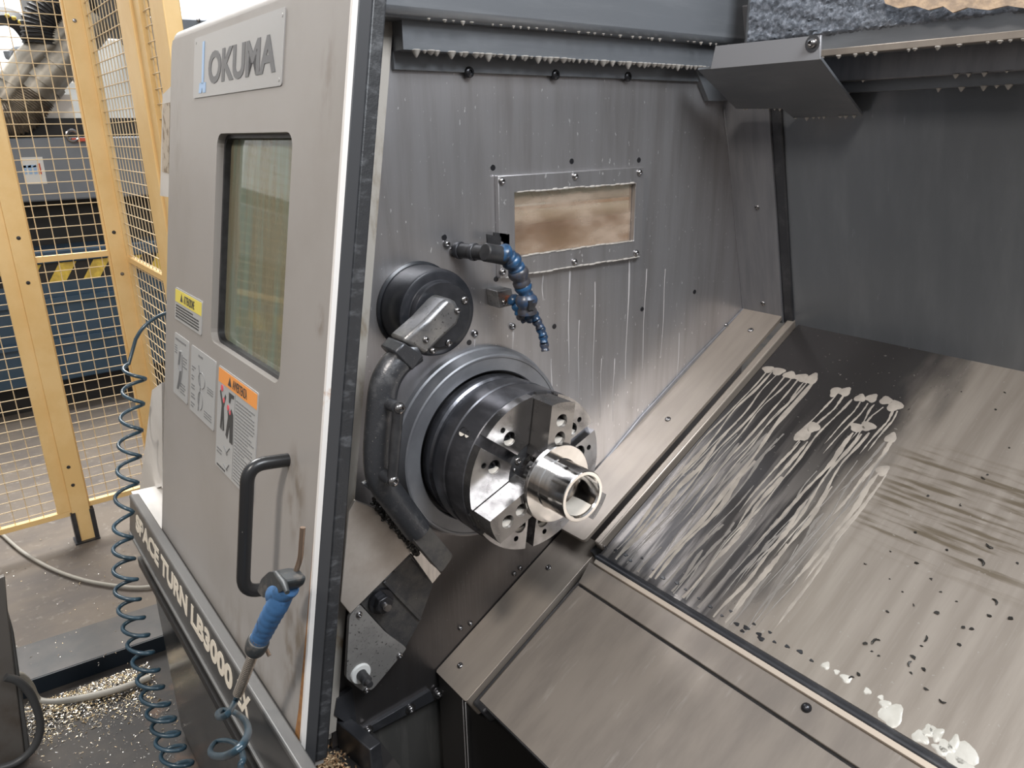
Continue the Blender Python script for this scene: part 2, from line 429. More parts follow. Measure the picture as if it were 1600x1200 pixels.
M['seal_grey'] = mat('seal_grey', (0.055, 0.056, 0.06), 0.4)
M['red'] = mat('red', (0.6, 0.09, 0.05), 0.5)


def pane_mat(name, col, c2, mixf, rough, st):
    m = bpy.data.materials.new(name); m.use_nodes = True
    t = m.node_tree; b = t.nodes['Principled BSDF']; out = t.nodes['Material Output']
    co = N(t, 'ShaderNodeTexCoord'); mp = N(t, 'ShaderNodeMapping'); mp.inputs['Scale'].default_value = st
    nz = N(t, 'ShaderNodeTexNoise'); nz.inputs['Scale'].default_value = 9; nz.inputs['Detail'].default_value = 6
    t.links.new(co.outputs['Object'], mp.inputs[0]); t.links.new(mp.outputs[0], nz.inputs[0])
    x = N(t, 'ShaderNodeMix', data_type='RGBA'); x.inputs[6].default_value = tuple(col) + (1,); x.inputs[7].default_value = tuple(c2) + (1,)
    r = N(t, 'ShaderNodeMapRange', interpolation_type='SMOOTHSTEP'); r.inputs[1].default_value = 0.35; r.inputs[2].default_value = 0.65
    t.links.new(nz.outputs[0], r.inputs[0]); t.links.new(r.outputs[0], x.inputs[0]); t.links.new(x.outputs[2], b.inputs['Base Color'])
    b.inputs['Roughness'].default_value = rough
    tr = N(t, 'ShaderNodeBsdfTransparent'); tr.inputs[0].default_value = (0.85, 0.9, 0.85, 1)
    mx = N(t, 'ShaderNodeMixShader'); mm = N(t, 'ShaderNodeMapRange'); mm.inputs[1].default_value = 0.3; mm.inputs[2].default_value = 0.7
    mm.inputs[3].default_value = mixf - 0.18; mm.inputs[4].default_value = mixf + 0.18
    t.links.new(nz.outputs[0], mm.inputs[0]); t.links.new(mm.outputs[0], mx.inputs[0])
    t.links.new(tr.outputs[0], mx.inputs[1]); t.links.new(b.outputs[0], mx.inputs[2]); t.links.new(mx.outputs[0], out.inputs[0])
    return m


M['door_pane'] = pane_mat('door_pane', (0.30, 0.26, 0.17), (0.22, 0.26, 0.20), 0.70, 0.05, (4, 0.5, 1))
M['dirty_pane'] = pane_mat('dirty_pane', (0.34, 0.22, 0.16), (0.52, 0.40, 0.32), 0.42, 0.12, (1, 2.5, 1))


def dark_spots(m, spots, col):  # noisy darker patches beside handle and gun, grime smudges elsewhere
    t = m.node_tree; b = t.nodes['Principled BSDF']; L = t.links.new
    src = b.inputs['Base Color'].links[0].from_socket
    co = N(t, 'ShaderNodeTexCoord'); nz = N(t, 'ShaderNodeTexNoise'); nz.inputs['Scale'].default_value = 28; nz.inputs['Detail'].default_value = 6
    mp0 = N(t, 'ShaderNodeMapping'); mp0.inputs['Scale'].default_value = (1.4, 0.7, 1); L(co.outputs['Object'], mp0.inputs[0]); L(mp0.outputs[0], nz.inputs[0])
    nr = N(t, 'ShaderNodeMapRange', interpolation_type='SMOOTHSTEP'); nr.inputs[1].default_value = 0.38; nr.inputs[2].default_value = 0.68; L(nz.outputs[0], nr.inputs[0])
    for (x, y, rx, ry, amt) in spots:
        mp = N(t, 'ShaderNodeMapping'); mp.inputs['Location'].default_value = (-x / rx, -y / ry, 0); mp.inputs['Scale'].default_value = (1 / rx, 1 / ry, 0)
        L(co.outputs['Object'], mp.inputs[0])
        ln = N(t, 'ShaderNodeVectorMath', operation='LENGTH'); L(mp.outputs[0], ln.inputs[0])
        rr = N(t, 'ShaderNodeMapRange', interpolation_type='SMOOTHSTEP'); rr.inputs[1].default_value = 0.2; rr.inputs[2].default_value = 1.0; rr.inputs[3].default_value = amt; rr.inputs[4].default_value = 0
        L(ln.outputs['Value'], rr.inputs[0])
        mu = N(t, 'ShaderNodeMath', operation='MULTIPLY'); L(rr.outputs[0], mu.inputs[0]); L(nr.outputs[0], mu.inputs[1])
        x_ = N(t, 'ShaderNodeMix', data_type='RGBA'); L(mu.outputs[0], x_.inputs[0]); L(src, x_.inputs[6]); x_.inputs[7].default_value = tuple(col) + (1,)
        src = x_.outputs[2]
    L(src, b.inputs['Base Color'])


dark_spots(M['door_paint'], [(-0.145, -0.640, 0.05, 0.10, 0.75), (-0.115, -0.880, 0.06, 0.13, 0.9), (-0.10, -0.78, 0.03, 0.12, 0.7), (-0.125, -0.08, 0.03, 0.09, 0.5), (-0.10, -0.38, 0.02, 0.03, 0.8), (-0.80, -0.15, 0.05, 0.2, 0.25), (-0.30, -0.98, 0.2, 0.1, 0.4)], (0.17, 0.135, 0.10))


def bed_mat(name='bed_steel'):
    """stainless way cover: darker and glossier on the left, paler and rougher on the right, smears and run marks along the slope"""
    m = bpy.data.materials.new(name); m.use_nodes = True
    t = m.node_tree; b = t.nodes['Principled BSDF']; L = t.links.new
    co = N(t, 'ShaderNodeTexCoord'); sp = N(t, 'ShaderNodeSeparateXYZ'); L(co.outputs['Object'], sp.inputs[0])

    def noise(scale, st, detail=5):
        mp = N(t, 'ShaderNodeMapping'); mp.inputs['Scale'].default_value = st
        nz = N(t, 'ShaderNodeTexNoise'); nz.inputs['Scale'].default_value = scale; nz.inputs['Detail'].default_value = detail
        L(co.outputs['Object'], mp.inputs[0]); L(mp.outputs[0], nz.inputs[0]); return nz.outputs[0]

    def mth(op, a, c):
        x = N(t, 'ShaderNodeMath', operation=op)
        for i, k in enumerate((a, c)):
            if isinstance(k, (int, float)): x.inputs[i].default_value = k
            else: L(k, x.inputs[i])
        return x.outputs[0]

    def ss(src, lo, hi, a=0.0, bb=1.0):
        r = N(t, 'ShaderNodeMapRange', interpolation_type='SMOOTHSTEP')
        r.inputs[1].default_value = lo; r.inputs[2].default_value = hi; r.inputs[3].default_value = a; r.inputs[4].default_value = bb
        L(src, r.inputs[0]); return r.outputs[0]

    def mix(f, a, c):
        x = N(t, 'ShaderNodeMix', data_type='RGBA'); L(f, x.inputs[0])
        for i, k in ((6, a), (7, c)):
            if isinstance(k, tuple): x.inputs[i].default_value = k
            else: L(k, x.inputs[i])
        return x.outputs[2]
    X, S = sp.outputs[0], sp.outputs[1]
    # edge of the dark area, slightly slanted and ragged
    edge = mth('ADD', X, mth('MULTIPLY', S, -0.08))
    edge = mth('ADD', edge, mth('MULTIPLY', mth('SUBTRACT', noise(6, (2.5, 0.8, 1)), 0.5), 0.16))
    film = ss(edge, 0.245, 0.34)  # 0 on the darker left half, 1 on the paler right half
    runs = ss(noise(11, (6, 0.4, 1), 8), 0.44, 0.62)
    runs = mth('MULTIPLY', runs, ss(S, -0.45, -0.15, 1.0, 0.0))
    fine = ss(noise(60, (5, 0.3, 1)), 0.52, 0.7, 0, 0.6)
    dark_col = mix(runs, (0.052, 0.048, 0.047, 1), (0.21, 0.19, 0.175, 1))
    pale_col = mix(ss(noise(9, (5, 0.4, 1)), 0.35, 0.7), (0.30, 0.258, 0.218, 1), (0.38, 0.332, 0.285, 1))
    pale_col = mix(fine, pale_col, (0.34, 0.298, 0.256, 1))
    col = mix(film, dark_col, pale_col)
    # brown scuffs running along X
    reg = mth('MULTIPLY', ss(S, -0.43, -0.37), ss(S, -0.24, -0.17, 1, 0))
    reg = mth('MULTIPLY', reg, ss(X, 0.27, 0.34)); reg = mth('MULTIPLY', reg, ss(X, 0.50, 0.60, 1, 0))
    sc = ss(noise(13, (0.7, 8, 1), 9), 0.46, 0.64)
    col = mix(mth('MULTIPLY', mth('MULTIPLY', reg, sc), 0.9), col, (0.15, 0.118, 0.08, 1))
    # scattered drops
    drops = ss(noise(170, (1, 1, 1), 2), 0.72, 0.76, 0, 0.5)
    col = mix(drops, col, (0.46, 0.43, 0.39, 1))
    L(col, b.inputs['Base Color'])
    rg = ss(film, 0, 1, 0.16, 0.36); L(rg, b.inputs['Roughness'])
    b.inputs['Metallic'].default_value = 0.5
    bp = N(t, 'ShaderNodeBump'); bp.inputs['Strength'].default_value = 0.1; bp.inputs['Distance'].default_value = 0.001
    L(noise(90, (3, 0.6, 1), 3), bp.inputs['Height']); L(bp.outputs[0], b.inputs['Normal'])
    return m


M['bed_steel'] = bed_mat()


# ------------------------------------------------------------------ small shared pieces
def circle(cx, cy, r, n=20): return [(cx + r * math.cos(2 * math.pi * k / n), cy + r * math.sin(2 * math.pi * k / n)) for k in range(n)]


def rrect(x0, x1, y0, y1, r, n=5):
    out = []
    for cx, cy, a in ((x1 - r, y1 - r, 0), (x0 + r, y1 - r, 90), (x0 + r, y0 + r, 180), (x1 - r, y0 + r, 270)):
        for k in range(n + 1):
            t = rad(a + 90 * k / n); out.append((cx + r * math.cos(t), cy + r * math.sin(t)))
    return out


def rpoly(pts, r, n=4):
    """round the corners of a polygon"""
    out = []; m = len(pts)
    for i in range(m):
        p = Vector(pts[i]); a = Vector(pts[i - 1]) - p; b = Vector(pts[(i + 1) % m]) - p
        d = min(r, a.length * 0.45, b.length * 0.45)
        p0 = p + a.normalized() * d; p1 = p + b.normalized() * d
        for k in range(n + 1):
            t = k / n; q = p0 * (1 - t) ** 2 + p * 2 * t * (1 - t) + p1 * t * t
            out.append((q.x, q.y))
    return out


def screw_mb(F, u, v, w=0.0, r=0.006, h=0.004, washer=0.0):
    """button-head screw with a hex socket, in frame F"""
    mb = MB(); T = F @ Matrix.Translation((u, v, w))
    if washer: mb.lathe([(0, 0.0016), (washer, 0.0016), (washer, -0.001)], T, 18)
    z = 0.0016 if washer else 0
    s = r * 0.45
    mb.lathe([(0, z + h * 0.45), (s, z + h * 0.45), (s, z + h), (r * 0.75, z + h * 0.85), (r * 0.95, z + h * 0.5), (r, z), (r, z - 0.002)], T, 14)
    return mb


def screws(parent, F, spots, name='screw', m=None, w=0.0, r=0.006, h=0.004, washer=0.0):
    for u, v in spots:
        part(name, screw_mb(F, u, v, w, r, h, washer), m or M['screw'], parent)


def text_part(s, name, F, x0, x1, y0, y1, w, m, parent, bold=0.0, thick=0.0008, shear=0.0):
    cu = bpy.data.curves.new(name, 'FONT'); cu.body = s; cu.size = 1; cu.offset = bold; cu.extrude = 0.0; cu.resolution_u = 4
    cu.fill_mode = 'FRONT'
    o = bpy.data.objects.new(name + '_tmp', cu); COL.objects.link(o)
    dg = bpy.context.evaluated_depsgraph_get(); dg.update()
    me = bpy.data.meshes.new_from_object(o.evaluated_get(dg))
    bpy.data.objects.remove(o); bpy.data.curves.remove(cu)
    vs = [v.co.copy() for v in me.vertices]; fs = [tuple(p.vertices) for p in me.polygons]
    bpy.data.meshes.remove(me)
    ax, bx_ = min(v.x for v in vs), max(v.x for v in vs); ay, by = min(v.y for v in vs), max(v.y for v in vs)
    mb = MB()
    mb.add([(x0 + (v.x - ax) / (bx_ - ax) * (x1 - x0), y0 + (v.y - ay) / (by - ay) * (y1 - y0), w) for v in vs], fs)
    n = len(vs)
    # give the letters their thickness
    from collections import Counter
    cnt = Counter(); dirn = {}
    for f in fs:
        for i in range(len(f)):
            a, b = f[i], f[(i + 1) % len(f)]; cnt[frozenset((a, b))] += 1; dirn[frozenset((a, b))] = (a, b)
    mb.add([(v.x, v.y, w - thick) for v in mb.v[:n]], [])
    for e, c in cnt.items():
        if c == 1:
            a, b = dirn[e]; mb.f.append((b, a, a + n, b + n))
    return part(name, mb, m, parent, F, smooth=0, fix=False)


def smoothpath(pts, n=6):
    """Catmull-Rom"""
    P = [Vector(p) for p in pts]; P = [P[0] * 2 - P[1]] + P + [P[-1] * 2 - P[-2]]
    out = []
    for i in range(1, len(P) - 2):
        a, b, c, d = P[i - 1:i + 3]
        for k in range(n):
            t = k / n
            out.append(0.5 * ((2 * b) + (c - a) * t + (2 * a - 5 * b + 4 * c - d) * t * t + (3 * b - 3 * c + d - a) * t ** 3))
    out.append(P[-2]); return out


def fillet(pts, r, n=6):
    """3D polyline with rounded corners"""
    P = [Vector(p) for p in pts]; out = [P[0]]
    for i in range(1, len(P) - 1):
        a = P[i - 1] - P[i]; b = P[i + 1] - P[i]; d = min(r, a.length * 0.48, b.length * 0.48)
        p0 = P[i] + a.normalized() * d; p1 = P[i] + b.normalized() * d
        for k in range(n + 1):
            t = k / n; out.append(p0 * (1 - t) ** 2 + P[i] * 2 * t * (1 - t) + p1 * t * t)
    out.append(P[-1]); return out



# ================================================================== SETTING
struct('floor', MB().bx(-9, 4, -5, 5, FLOOR_Z - 0.1, FLOOR_Z), M['concrete'])
struct('wall_back', MB().bx(-7.2, -7.0, -5, 6, FLOOR_Z, 4.5), M['hall_white'])

# raised deck the fence stands on
dk = thing('walkway_deck', (-3.2, -0.5, FLOOR_Z), 'low raised walkway floor behind the coiled hose, its front edge a dark step', 'walkway')
a = onZ(52, 1062, DECK_Z); b = onZ(224, 1004, DECK_Z)
dr = Vector((b[0] - a[0], b[1] - a[1], 0)).normalized()
L0 = Vector((a[0], a[1], 0)) - dr * 1.6; L1 = Vector((a[0], a[1], 0)) + dr * 1.2
part('deck_surface', MB().plate([(L0.x, L0.y), (L1.x, L1.y), (-6.9, 2.4), (-6.9, -2.5)], FLOOR_Z + 0.001, DECK_Z), M['deck'], dk)
off = Vector((dr.y, -dr.x, 0)) * (-0.19)
if off.x > 0: off = -off
part('steel_cover_plate', MB().plate([(L0.x, L0.y), (L1.x, L1.y), (L1.x + off.x, L1.y + off.y), (L0.x + off.x, L0.y + off.y)], DECK_Z, DECK_Z + 0.004), M['deck_dark'], dk)
o2 = -off.normalized() * 0.006
part('step_riser', MB().plate([(L0.x, L0.y), (L1.x, L1.y), (L1.x + o2.x, L1.y + o2.y), (L0.x + o2.x, L0.y + o2.y)], FLOOR_Z + 0.001, DECK_Z + 0.003), M['step_blue'], dk)

# ================================================================== LATHE
LT = thing('lathe', (0.2, 0.2, FLOOR_Z), 'large grey turning machine with open work chamber, streaked with coolant', 'lathe')


def yf(z): return -0.119 + (z - 0.642) * 0.1746


OPEN = [(0.079, 0.305), (0.354, 0.305), (0.354, 0.407), (0.079, 0.407)]
wallp = [(yf(0.70), 0.70), (0.56, 0.70), (0.603, 0.534), (0.735, 0.105), (0.735, -0.50), (yf(-0.47), -0.47)]
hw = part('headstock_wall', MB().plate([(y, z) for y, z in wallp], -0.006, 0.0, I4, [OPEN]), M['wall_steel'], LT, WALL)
part('chute_wall', MB().plate([(yf(-0.45) - 0.1, -0.46), (0.5, -0.46), (0.5, -1.0), (yf(-0.45) - 0.1, -1.0)], -0.035, -0.012), M['chute'], LT, WALL)

# wall screws and plugs
wl = picks(WALL, [(697, 381), (707, 392), (741, 521), (800, 510), (1153, 325), (1131, 523)])
screws(hw, WALL, wl, r=0.0062, h=0.006)
for x, y in ((694, 371), (770, 262), (893, 252), (998, 250), (733, 535), (775, 436), (866, 510), (1003, 483), (1085, 456)):
    u, v = pick(WALL, x, y)
    part('plug', MB().lathe([(0, 0.0008), (0.0045, 0.0008), (0.0048, -0.001)], WALL @ Matrix.Translation((u, v, 0)), 12), M['screw_black'], hw)

# coolant runs down the wall
M['run'] = mat('run', (0.50, 0.48, 0.48), 0.35, 0.2, spec=0.6)
rn = MB(); r9 = random.Random(8)
for px, py, L_, w in ((890, 412, .20, .0028), (984, 402, .24, .0026), (848, 424, .05, .002), (862, 560, .12, .0022), (801, 516, .07, .002), (741, 528, .05, .0018), (930, 440, .22, .0016), (1010, 420, .2, .0014), (1040, 420, .18, .0012),
                      (940, 560, .12, .0016), (905, 500, .16, .0018), (830, 440, .05, .0014), (960, 560, .13, .0018), (1062, 520, .12, .0016)):
    u, v = pick(WALL, px, py); n = 14; vs = []; ph = r9.uniform(0, 6)
    for i in range(n + 1):
        t = i / n; ww = w * (1 - 0.6 * t) * (0.8 + 0.3 * math.sin(9 * t + ph)); uu = u + 0.0012 * math.sin(7 * t + ph)
        vs += [WALL @ Vector((uu - ww, v - L_ * t, -0.0001)), WALL @ Vector((uu, v - L_ * t, 0.0006)), WALL @ Vector((uu + ww, v - L_ * t, -0.0001))]
    rn.add(vs, [(3 * i + k, 3 * i + k + 1, 3 * i + k + 4, 3 * i + k + 3) for i in range(n) for k in (0, 1)])
tag(part('coolant_runs', rn, M['run'], LT, fix=False), None, None, kind='stuff')

# inspection window
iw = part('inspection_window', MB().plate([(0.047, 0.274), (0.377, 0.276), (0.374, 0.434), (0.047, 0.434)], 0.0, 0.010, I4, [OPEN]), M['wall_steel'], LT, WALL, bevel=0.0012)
part('pane', MB().plate([(0.077, 0.303), (0.356, 0.303), (0.356, 0.409), (0.077, 0.409)], -0.004, -0.001), M['dirty_pane'], iw, WALL)
screws(iw, WALL, picks(WALL, [(783.5, 283), (898, 275.5), (998.5, 269.5), (785, 425), (897, 409), (993.5, 395)], 0.01), w=0.01, r=0.006, h=0.005)
# coolant standing on the ledges of the frame
led = MB()
for (y0, y1, z, d) in ((0.085, 0.350, 0.4075, 0.0035), (0.06, 0.37, 0.2745, 0.003), (0.095, 0.352, 0.3055, 0.0025)):
    n = 22
    for i in range(n):
        yy = y0 + (y1 - y0) * (i + 0.5) / n
        led.ball((WX + 0.009, yy, z + random.uniform(-0.0008, 0.0008)), 1.0, 8, 5, (0.0028, (y1 - y0) / n * 0.72, d * random.uniform(0.35, 0.8)))
tag(part('coolant_beads', led, M['drip'], iw), None, None, kind='stuff')
# pieces added behind the pane for the bands of colour in it
bk = part('added_tan_board', MB().plate([(0.00, 0.20), (0.50, 0.20), (0.50, 0.368), (0.00, 0.368)], -0.13, -0.12), M['tan'], LT, WALL)
part('added_cream_tube', MB().tube([WALL @ Vector((0.0, 0.352, -0.10)), WALL @ Vector((0.50, 0.352, -0.10))], 0.013, 18), M['label_cream'], LT)
part('added_pale_block', MB().bx(0.0, 0.55, 0.370, 0.44, -0.25, -0.14), M['mach_pale'], LT, WALL)

# front jamb of the wall, pale strip along the door
jm = MB()
z0, z1 = -0.43, 0.65
XJ0, XJ1, DJ = WX - 0.016, WX + 0.009, 0.015
jm.add([(XJ0, yf(z0) - DJ, z0), (XJ1, yf(z0) - DJ, z0), (XJ1, yf(z0), z0), (XJ0, yf(z0), z0), (XJ0, yf(z1) - DJ, z1), (XJ1, yf(z1) - DJ, z1), (XJ1, yf(z1), z1), (XJ0, yf(z1), z1)],
       [(3, 2, 1, 0), (4, 5, 6, 7), (0, 1, 5, 4), (1, 2, 6, 5), (2, 3, 7, 6), (3, 0, 4, 7)])
M['jamb'] = mat('jamb', (0.44, 0.41, 0.37), 0.45, 0.1, c2=(0.22, 0.17, 0.11), nscale=30, stretch=(1, 1, 0.4), lo=0.5, hi=0.75)
part('front_jamb', jm, M['jamb'], LT)
# black sheet behind the door, standing for the darkness in the gap
part('gap_shade_sheet', MB().plate([(WX - 0.028, -1.05), (WX - 0.028, 0.10), (WX - 0.2, 0.10), (WX - 0.2, -1.05)], -0.115, -0.106), M['black'], LT, DOOR)
# lower corner of the jamb
p0 = Vector(onX(524, 1126, WX)); p1 = Vector(onZ(578, 1172, p0.z)); dv = (p1 - p0); dv.z = 0; dn = Vector((dv.y, -dv.x, 0)).normalized()
if dn.y > 0: dn = -dn
lj = MB(); q = [p0, p1, p1 - dn * 0.022, p0 - dn * 0.022]
lj.add([(k.x, k.y, p0.z) for k in q] + [(k.x, k.y, p0.z - 0.28) for k in q], [(0, 1, 2, 3), (7, 6, 5, 4), (0, 4, 5, 1), (1, 5, 6, 2), (2, 6, 7, 3), (3, 7, 4, 0)])
part('lower_jamb', lj, M['dark_steel'], LT, bevel=0.002)
part('corner_gusset', MB().plate(picks(WALL, [(530, 1097), (554, 1080), (562, 1146), (526, 1122)], 0.02), 0.003, 0.012), M['dark_steel'], LT, WALL)
# flange under the headstock wall
fa = [pick(WALL, *p, 0.006) for p in ((562, 1143), (672, 1078), (678, 1094), (570, 1150))]
fl = part('lower_flange', MB().plate(fa, -0.02, 0.008), M['dark_steel'], LT, WALL, bevel=0.001)
screws(fl, WALL, picks(WALL, [(575, 1142), (641, 1107)], 0.008), w=0.008, r=0.007, h=0.006, washer=0.010)

# guide covers along the headstock wall
s_end = pick(BED, 920, 850)[1]; s_end2 = pick(BED, 876, 830)[1]
gs = part('slope_cover_strip', MB().plate(rpoly([(WX, 0.004), (-0.061, 0.004), (-0.061, s_end), (WX + 0.003, s_end2 + 0.004)], 0.008), -0.008, 0.0), M['strip_steel'], LT, BED, bevel=0.0015)
part('lip', MB().bx(-0.053, -0.037, s_end + 0.012, 0.018, -0.03, -0.010), M['strip_steel'], gs, BED, bevel=0.003)
part('channel', MB().bx(-0.060, -0.053, s_end, 0.01, -0.05, -0.03), M['black'], gs, BED)
screws(gs, BED, picks(BED, [(1173, 516), (1043.5, 655)]), r=0.0062, h=0.003)
screws(hw, WALL, [pick(WALL, *p) for p in ((1130, 522), (1018, 643), (1134, 508))], r=0.005, h=0.005)
# flange of that cover on the wall
P_ = lambda px, py: pick(WALL, px, py)
up = [P_(1129, 170), P_(1144, 300), P_(1159.3, 482), P_(1083, 560), P_(1000, 650), P_(930, 735), P_(880, 800)]
fm = MB(); wid = 0.012
lo_ = []
for i, (u, v) in enumerate(up):
    lo_.append((u + wid * (0.95 if i < 3 else 0.5), v - wid * (0.05 if i < 2 else 0.9)))
fm.plate(up + lo_[::-1], 0.0, 0.004)
part('wall_flange', fm, M['post_steel'], LT, WALL, bevel=0.0008)

pw = 0.010
ps = part('corner_post', MB().plate([(WX, 0.0), (-0.060, 0.0), (-0.060, 0.62), (WX, 0.62)], pw - 0.006, pw), M['post_steel'], LT, BACK, bevel=0.0015)
part('lip', MB().bx(-0.0605, -0.038, -0.006, 0.62, -0.02, pw - 0.004), M['dark_steel'], ps, BACK, bevel=0.003)
screws(ps, BACK, picks(BACK, [(1183, 324), (1192, 474)], pw), w=pw, r=0.0055, h=0.003)

part('back_wall', MB().plate([(-0.045, -0.02), (2.0, -0.02), (2.0, 0.60), (-0.045, 0.60)], -0.006, 0.0), M['back_steel'], LT, BACK)

# right hand end of the work chamber and the fixed front beside it
part('end_wall', MB().plate([(0.735, -0.5), (0.735, 0.105), (0.60, 0.60), (-0.12, 0.64), (-0.31, -0.45), (-0.31, -1.04), (0.735, -1.04)], 1.86, 1.88, WALL), M['dark_steel'], LT)
part('fixed_front', MB().bx(1.30, 1.90, -1.05, 0.05, -0.04, 0.0), M['door_paint'], LT, DOOR)

# lower cover strip
w2 = -0.046
sA = pick(BED, 724, 1093, w2)[1]
ls = part('lower_cover_strip', MB().plate(rpoly([(WX + 0.002, -0.62), (-0.061, -0.62), (-0.061, sA), (WX + 0.002, sA)], 0.006), w2 - 0.05, w2), M['strip_steel'], LT, BED, bevel=0.002)
screws(ls, BED, picks(BED, [(857, 887), (719, 1040)], w2), w=w2, r=0.006, h=0.003)
pa = BED @ Vector((0, sA + 0.003, w2 - 0.004)); pb = BED @ Vector((0, -0.66, w2 - 0.03))
part('end_box', MB().plate([(pa.y, pa.z), (pb.y, pb.z), (pb.y, -0.95), (pa.y, -0.95)], 0.004, 0.092, WALL), M['void'], ls)
th = MB()
for q in (BED @ Vector((-0.064, sA - 0.001, w2 - 0.004)), BED @ Vector((-0.074, sA - 0.001, w2 - 0.006))):
    th.tube([q, q + Vector((0.001, 0, -0.12)), q + Vector((0, 0.001, -0.30))], 0.0008, 6)
tag(part('coolant_threads', th, M['run'], None), 'two thin threads of coolant running off the lower end of the bolted strip', 'coolant', kind='stuff')
part('channel', MB().bx(-0.061, -0.028, sA + 0.006, -0.668, w2 - 0.05, w2 - 0.012), M['dark_steel'], ls, BED, bevel=0.004)
screws(hw, WALL, picks(WALL, [(719, 981), (735, 974), (803, 896), (812, 887)]), r=0.005, h=0.005)
screws(LT, frame((WX + 0.004, 0, 0), (0, 1, 0), (0, 0, 1), (1, 0, 0)), [pick(WALL, 684, 1083, 0.004)], r=0.008, h=0.008, washer=0.013)
# backing below the covers, so the lower chamber is closed
part('trough_wall', MB().bx(WX - 0.1, 2.0, 0.14, 0.16, -1.0, -0.30), M['void'], LT)
part('trough_floor', MB().bx(WX - 0.1, 2.0, -0.40, 0.15, -0.86, -0.84), M['void'], LT)
part('front_sill', MB().plate([(-1.02, -0.43), (1.9, -0.43), (1.9, -0.36), (-0.02, -0.36), (-0.06, -0.24), (-0.20, -0.24), (-1.02, -0.24)], -0.50, -0.475), M['void'], LT)
part('sill_riser', MB().bx(-0.02, 1.9, -0.362, -0.350, -0.86, -0.475), M['void'], LT)

# roof edge: stepped beams above the headstock wall (along y) and above the back wall (along x)
zb = onX(616, 24.4, -0.10)[2]; ye = onX(1198, 60, -0.10)[1]
b1 = part('side_beam', MB().bx(WX - 0.02, -0.10, -0.20, ye, zb, zb + 0.22), M['beam_steel'], LT, bevel=0.012)
z2 = onX(616, 77, -0.13)[2]
part('side_rail', MB().bx(WX - 0.01, -0.125, -0.122, 0.60, z2, zb + 0.005), M['beam_steel'], LT)
z3 = onX(616, 109, WX + .006)[2]
sf = part('side_flange', MB().bx(WX, WX + 0.007, -0.122, 0.52, z3, z2 + 0.01), M['beam_steel'], LT, bevel=0.001)
screws(sf, frame((WX + 0.007, 0, 0), (0, 1, 0), (0, 0, 1), (1, 0, 0)), [pick(WALL, *p, 0.007) for p in ((733, 113), (868, 117), (981, 120))], r=0.008, h=0.004, m=M['screw_black'])
YB = 0.50
zu = onY(1290, 86, YB)[2]; zt = onY(1300, 9, YB)[2]
ub = MB()
nx, nz_ = 300, 26
ub.bx(-0.06, 2.0, YB + 0.012, 0.62, zu, zt + 0.12)
part('back_beam', ub, M['beam_steel'], LT, bevel=0.004)
part('back_beam_lip', MB().bx(0.03, 2.0, YB - 0.004, YB + 0.02, zu - 0.002, zu + 0.008), M['strip_steel'], LT, bevel=0.001)
# gunk: rough crust on the face of the back beam
rg = random.Random(3); vs = []; fs = []
za, zc = zu + 0.028, zt + 0.03
for j in range(nz_ + 1):
    for i in range(nx + 1):
        x = -0.05 + (1.1) * i / nx; z = za + (zc - za) * j / nz_
        e = min(1, min(j, nz_ - j) / 2.0)
        h = (0.004 + 0.002 * abs(math.sin(i * 0.11 + j * 0.3)) + 0.0035 * rg.random()) * e
        h *= 0.5 + 0.5 * math.sin(i * 0.0225 + 1.0) ** 2
        vs.append((x, YB + 0.014 - h, z + rg.uniform(-0.0015, 0.0015)))
for j in range(nz_):
    for i in range(nx):
        k = j * (nx + 1) + i; fs.append((k, k + 1, k + nx + 2, k + nx + 1))
tag(part('sludge_crust', MB().add(vs, fs), M['gunk'], LT, fix=False, smooth=60), None, None, kind='stuff')
pe = [onY(x, y, YB - 0.012) for x, y in ((1378, -14), (1385, 6), (1405, 13), (1430, 9), (1452, 16), (1475, 10), (1490, 20), (1512, 12), (1545, 16), (1575, 9), (1620, 16), (1680, 8), (1760, 14), (1900, 6), (2100, 4), (2100, -60), (1620, -24))]
part('peeling_paint', MB().plate([(p[0], p[2]) for p in pe], -0.003, 0.003, frame((0, YB - 0.012, 0), (1, 0, 0), (0, 0, 1), (0, -1, 0))), M['peeling'], LT)
zm = onY(1316, 127.6, 0.56)[2]
part('back_rail', MB().bx(0.05, 2.0, 0.56, 0.60, zm, zu + 0.01), M['post_steel'], LT, bevel=0.002)
zf = onY(1330, 145, 0.585)[2]
part('back_flange', MB().bx(0.05, 2.0, 0.583, 0.60, zf, zm + 0.01), M['beam_steel'], LT, bevel=0.001)

# corner bracket below the roof edge
YK = 0.455
br = part('corner_bracket', MB().plate([(p[0], p[2]) for p in [onY(x, y, YK) for x, y in ((1120, 72), (1285, 55), (1283, 93), (1112, 108))]], 0, 0.004,
          frame((0, YK, 0), (1, 0, 0), (0, 0, 1), (0, -1, 0))), M['bracket_grey'], LT, bevel=0.0008)
A_ = Vector(onY(1112, 108, YK)); B_ = Vector(onY(1283, 93, YK)); C_ = Vector(onP(1347, 180, (0, 0.731 - 0.012, 0.108), BACK.col[2].xyz))
nn = (B_ - A_).cross(C_ - A_).normalized()
poly = [Vector(onP(x, y, A_, nn)) for x, y in ((1090, 109), (1283, 93), (1347, 180), (1240, 184.5), (1222, 170), (1150, 170))]
ex = (B_ - A_).normalized(); ey = nn.cross(ex)
KF = frame(A_, ex, ey, nn); inv = KF.inverted()
part('sloped_plate', MB().plate([((inv @ p).x, (inv @ p).y) for p in poly], 0, 0.004, KF), M['beam_steel'], br)
gp = [pick(WALL, *p, 0.012) for p in ((1085, 100), (1130, 100), (1150, 155), (1128, 158), (1108, 158))]
part('wall_gusset', MB().plate(gp, 0.0, 0.012), M['beam_steel'], br, WALL, bevel=0.001)
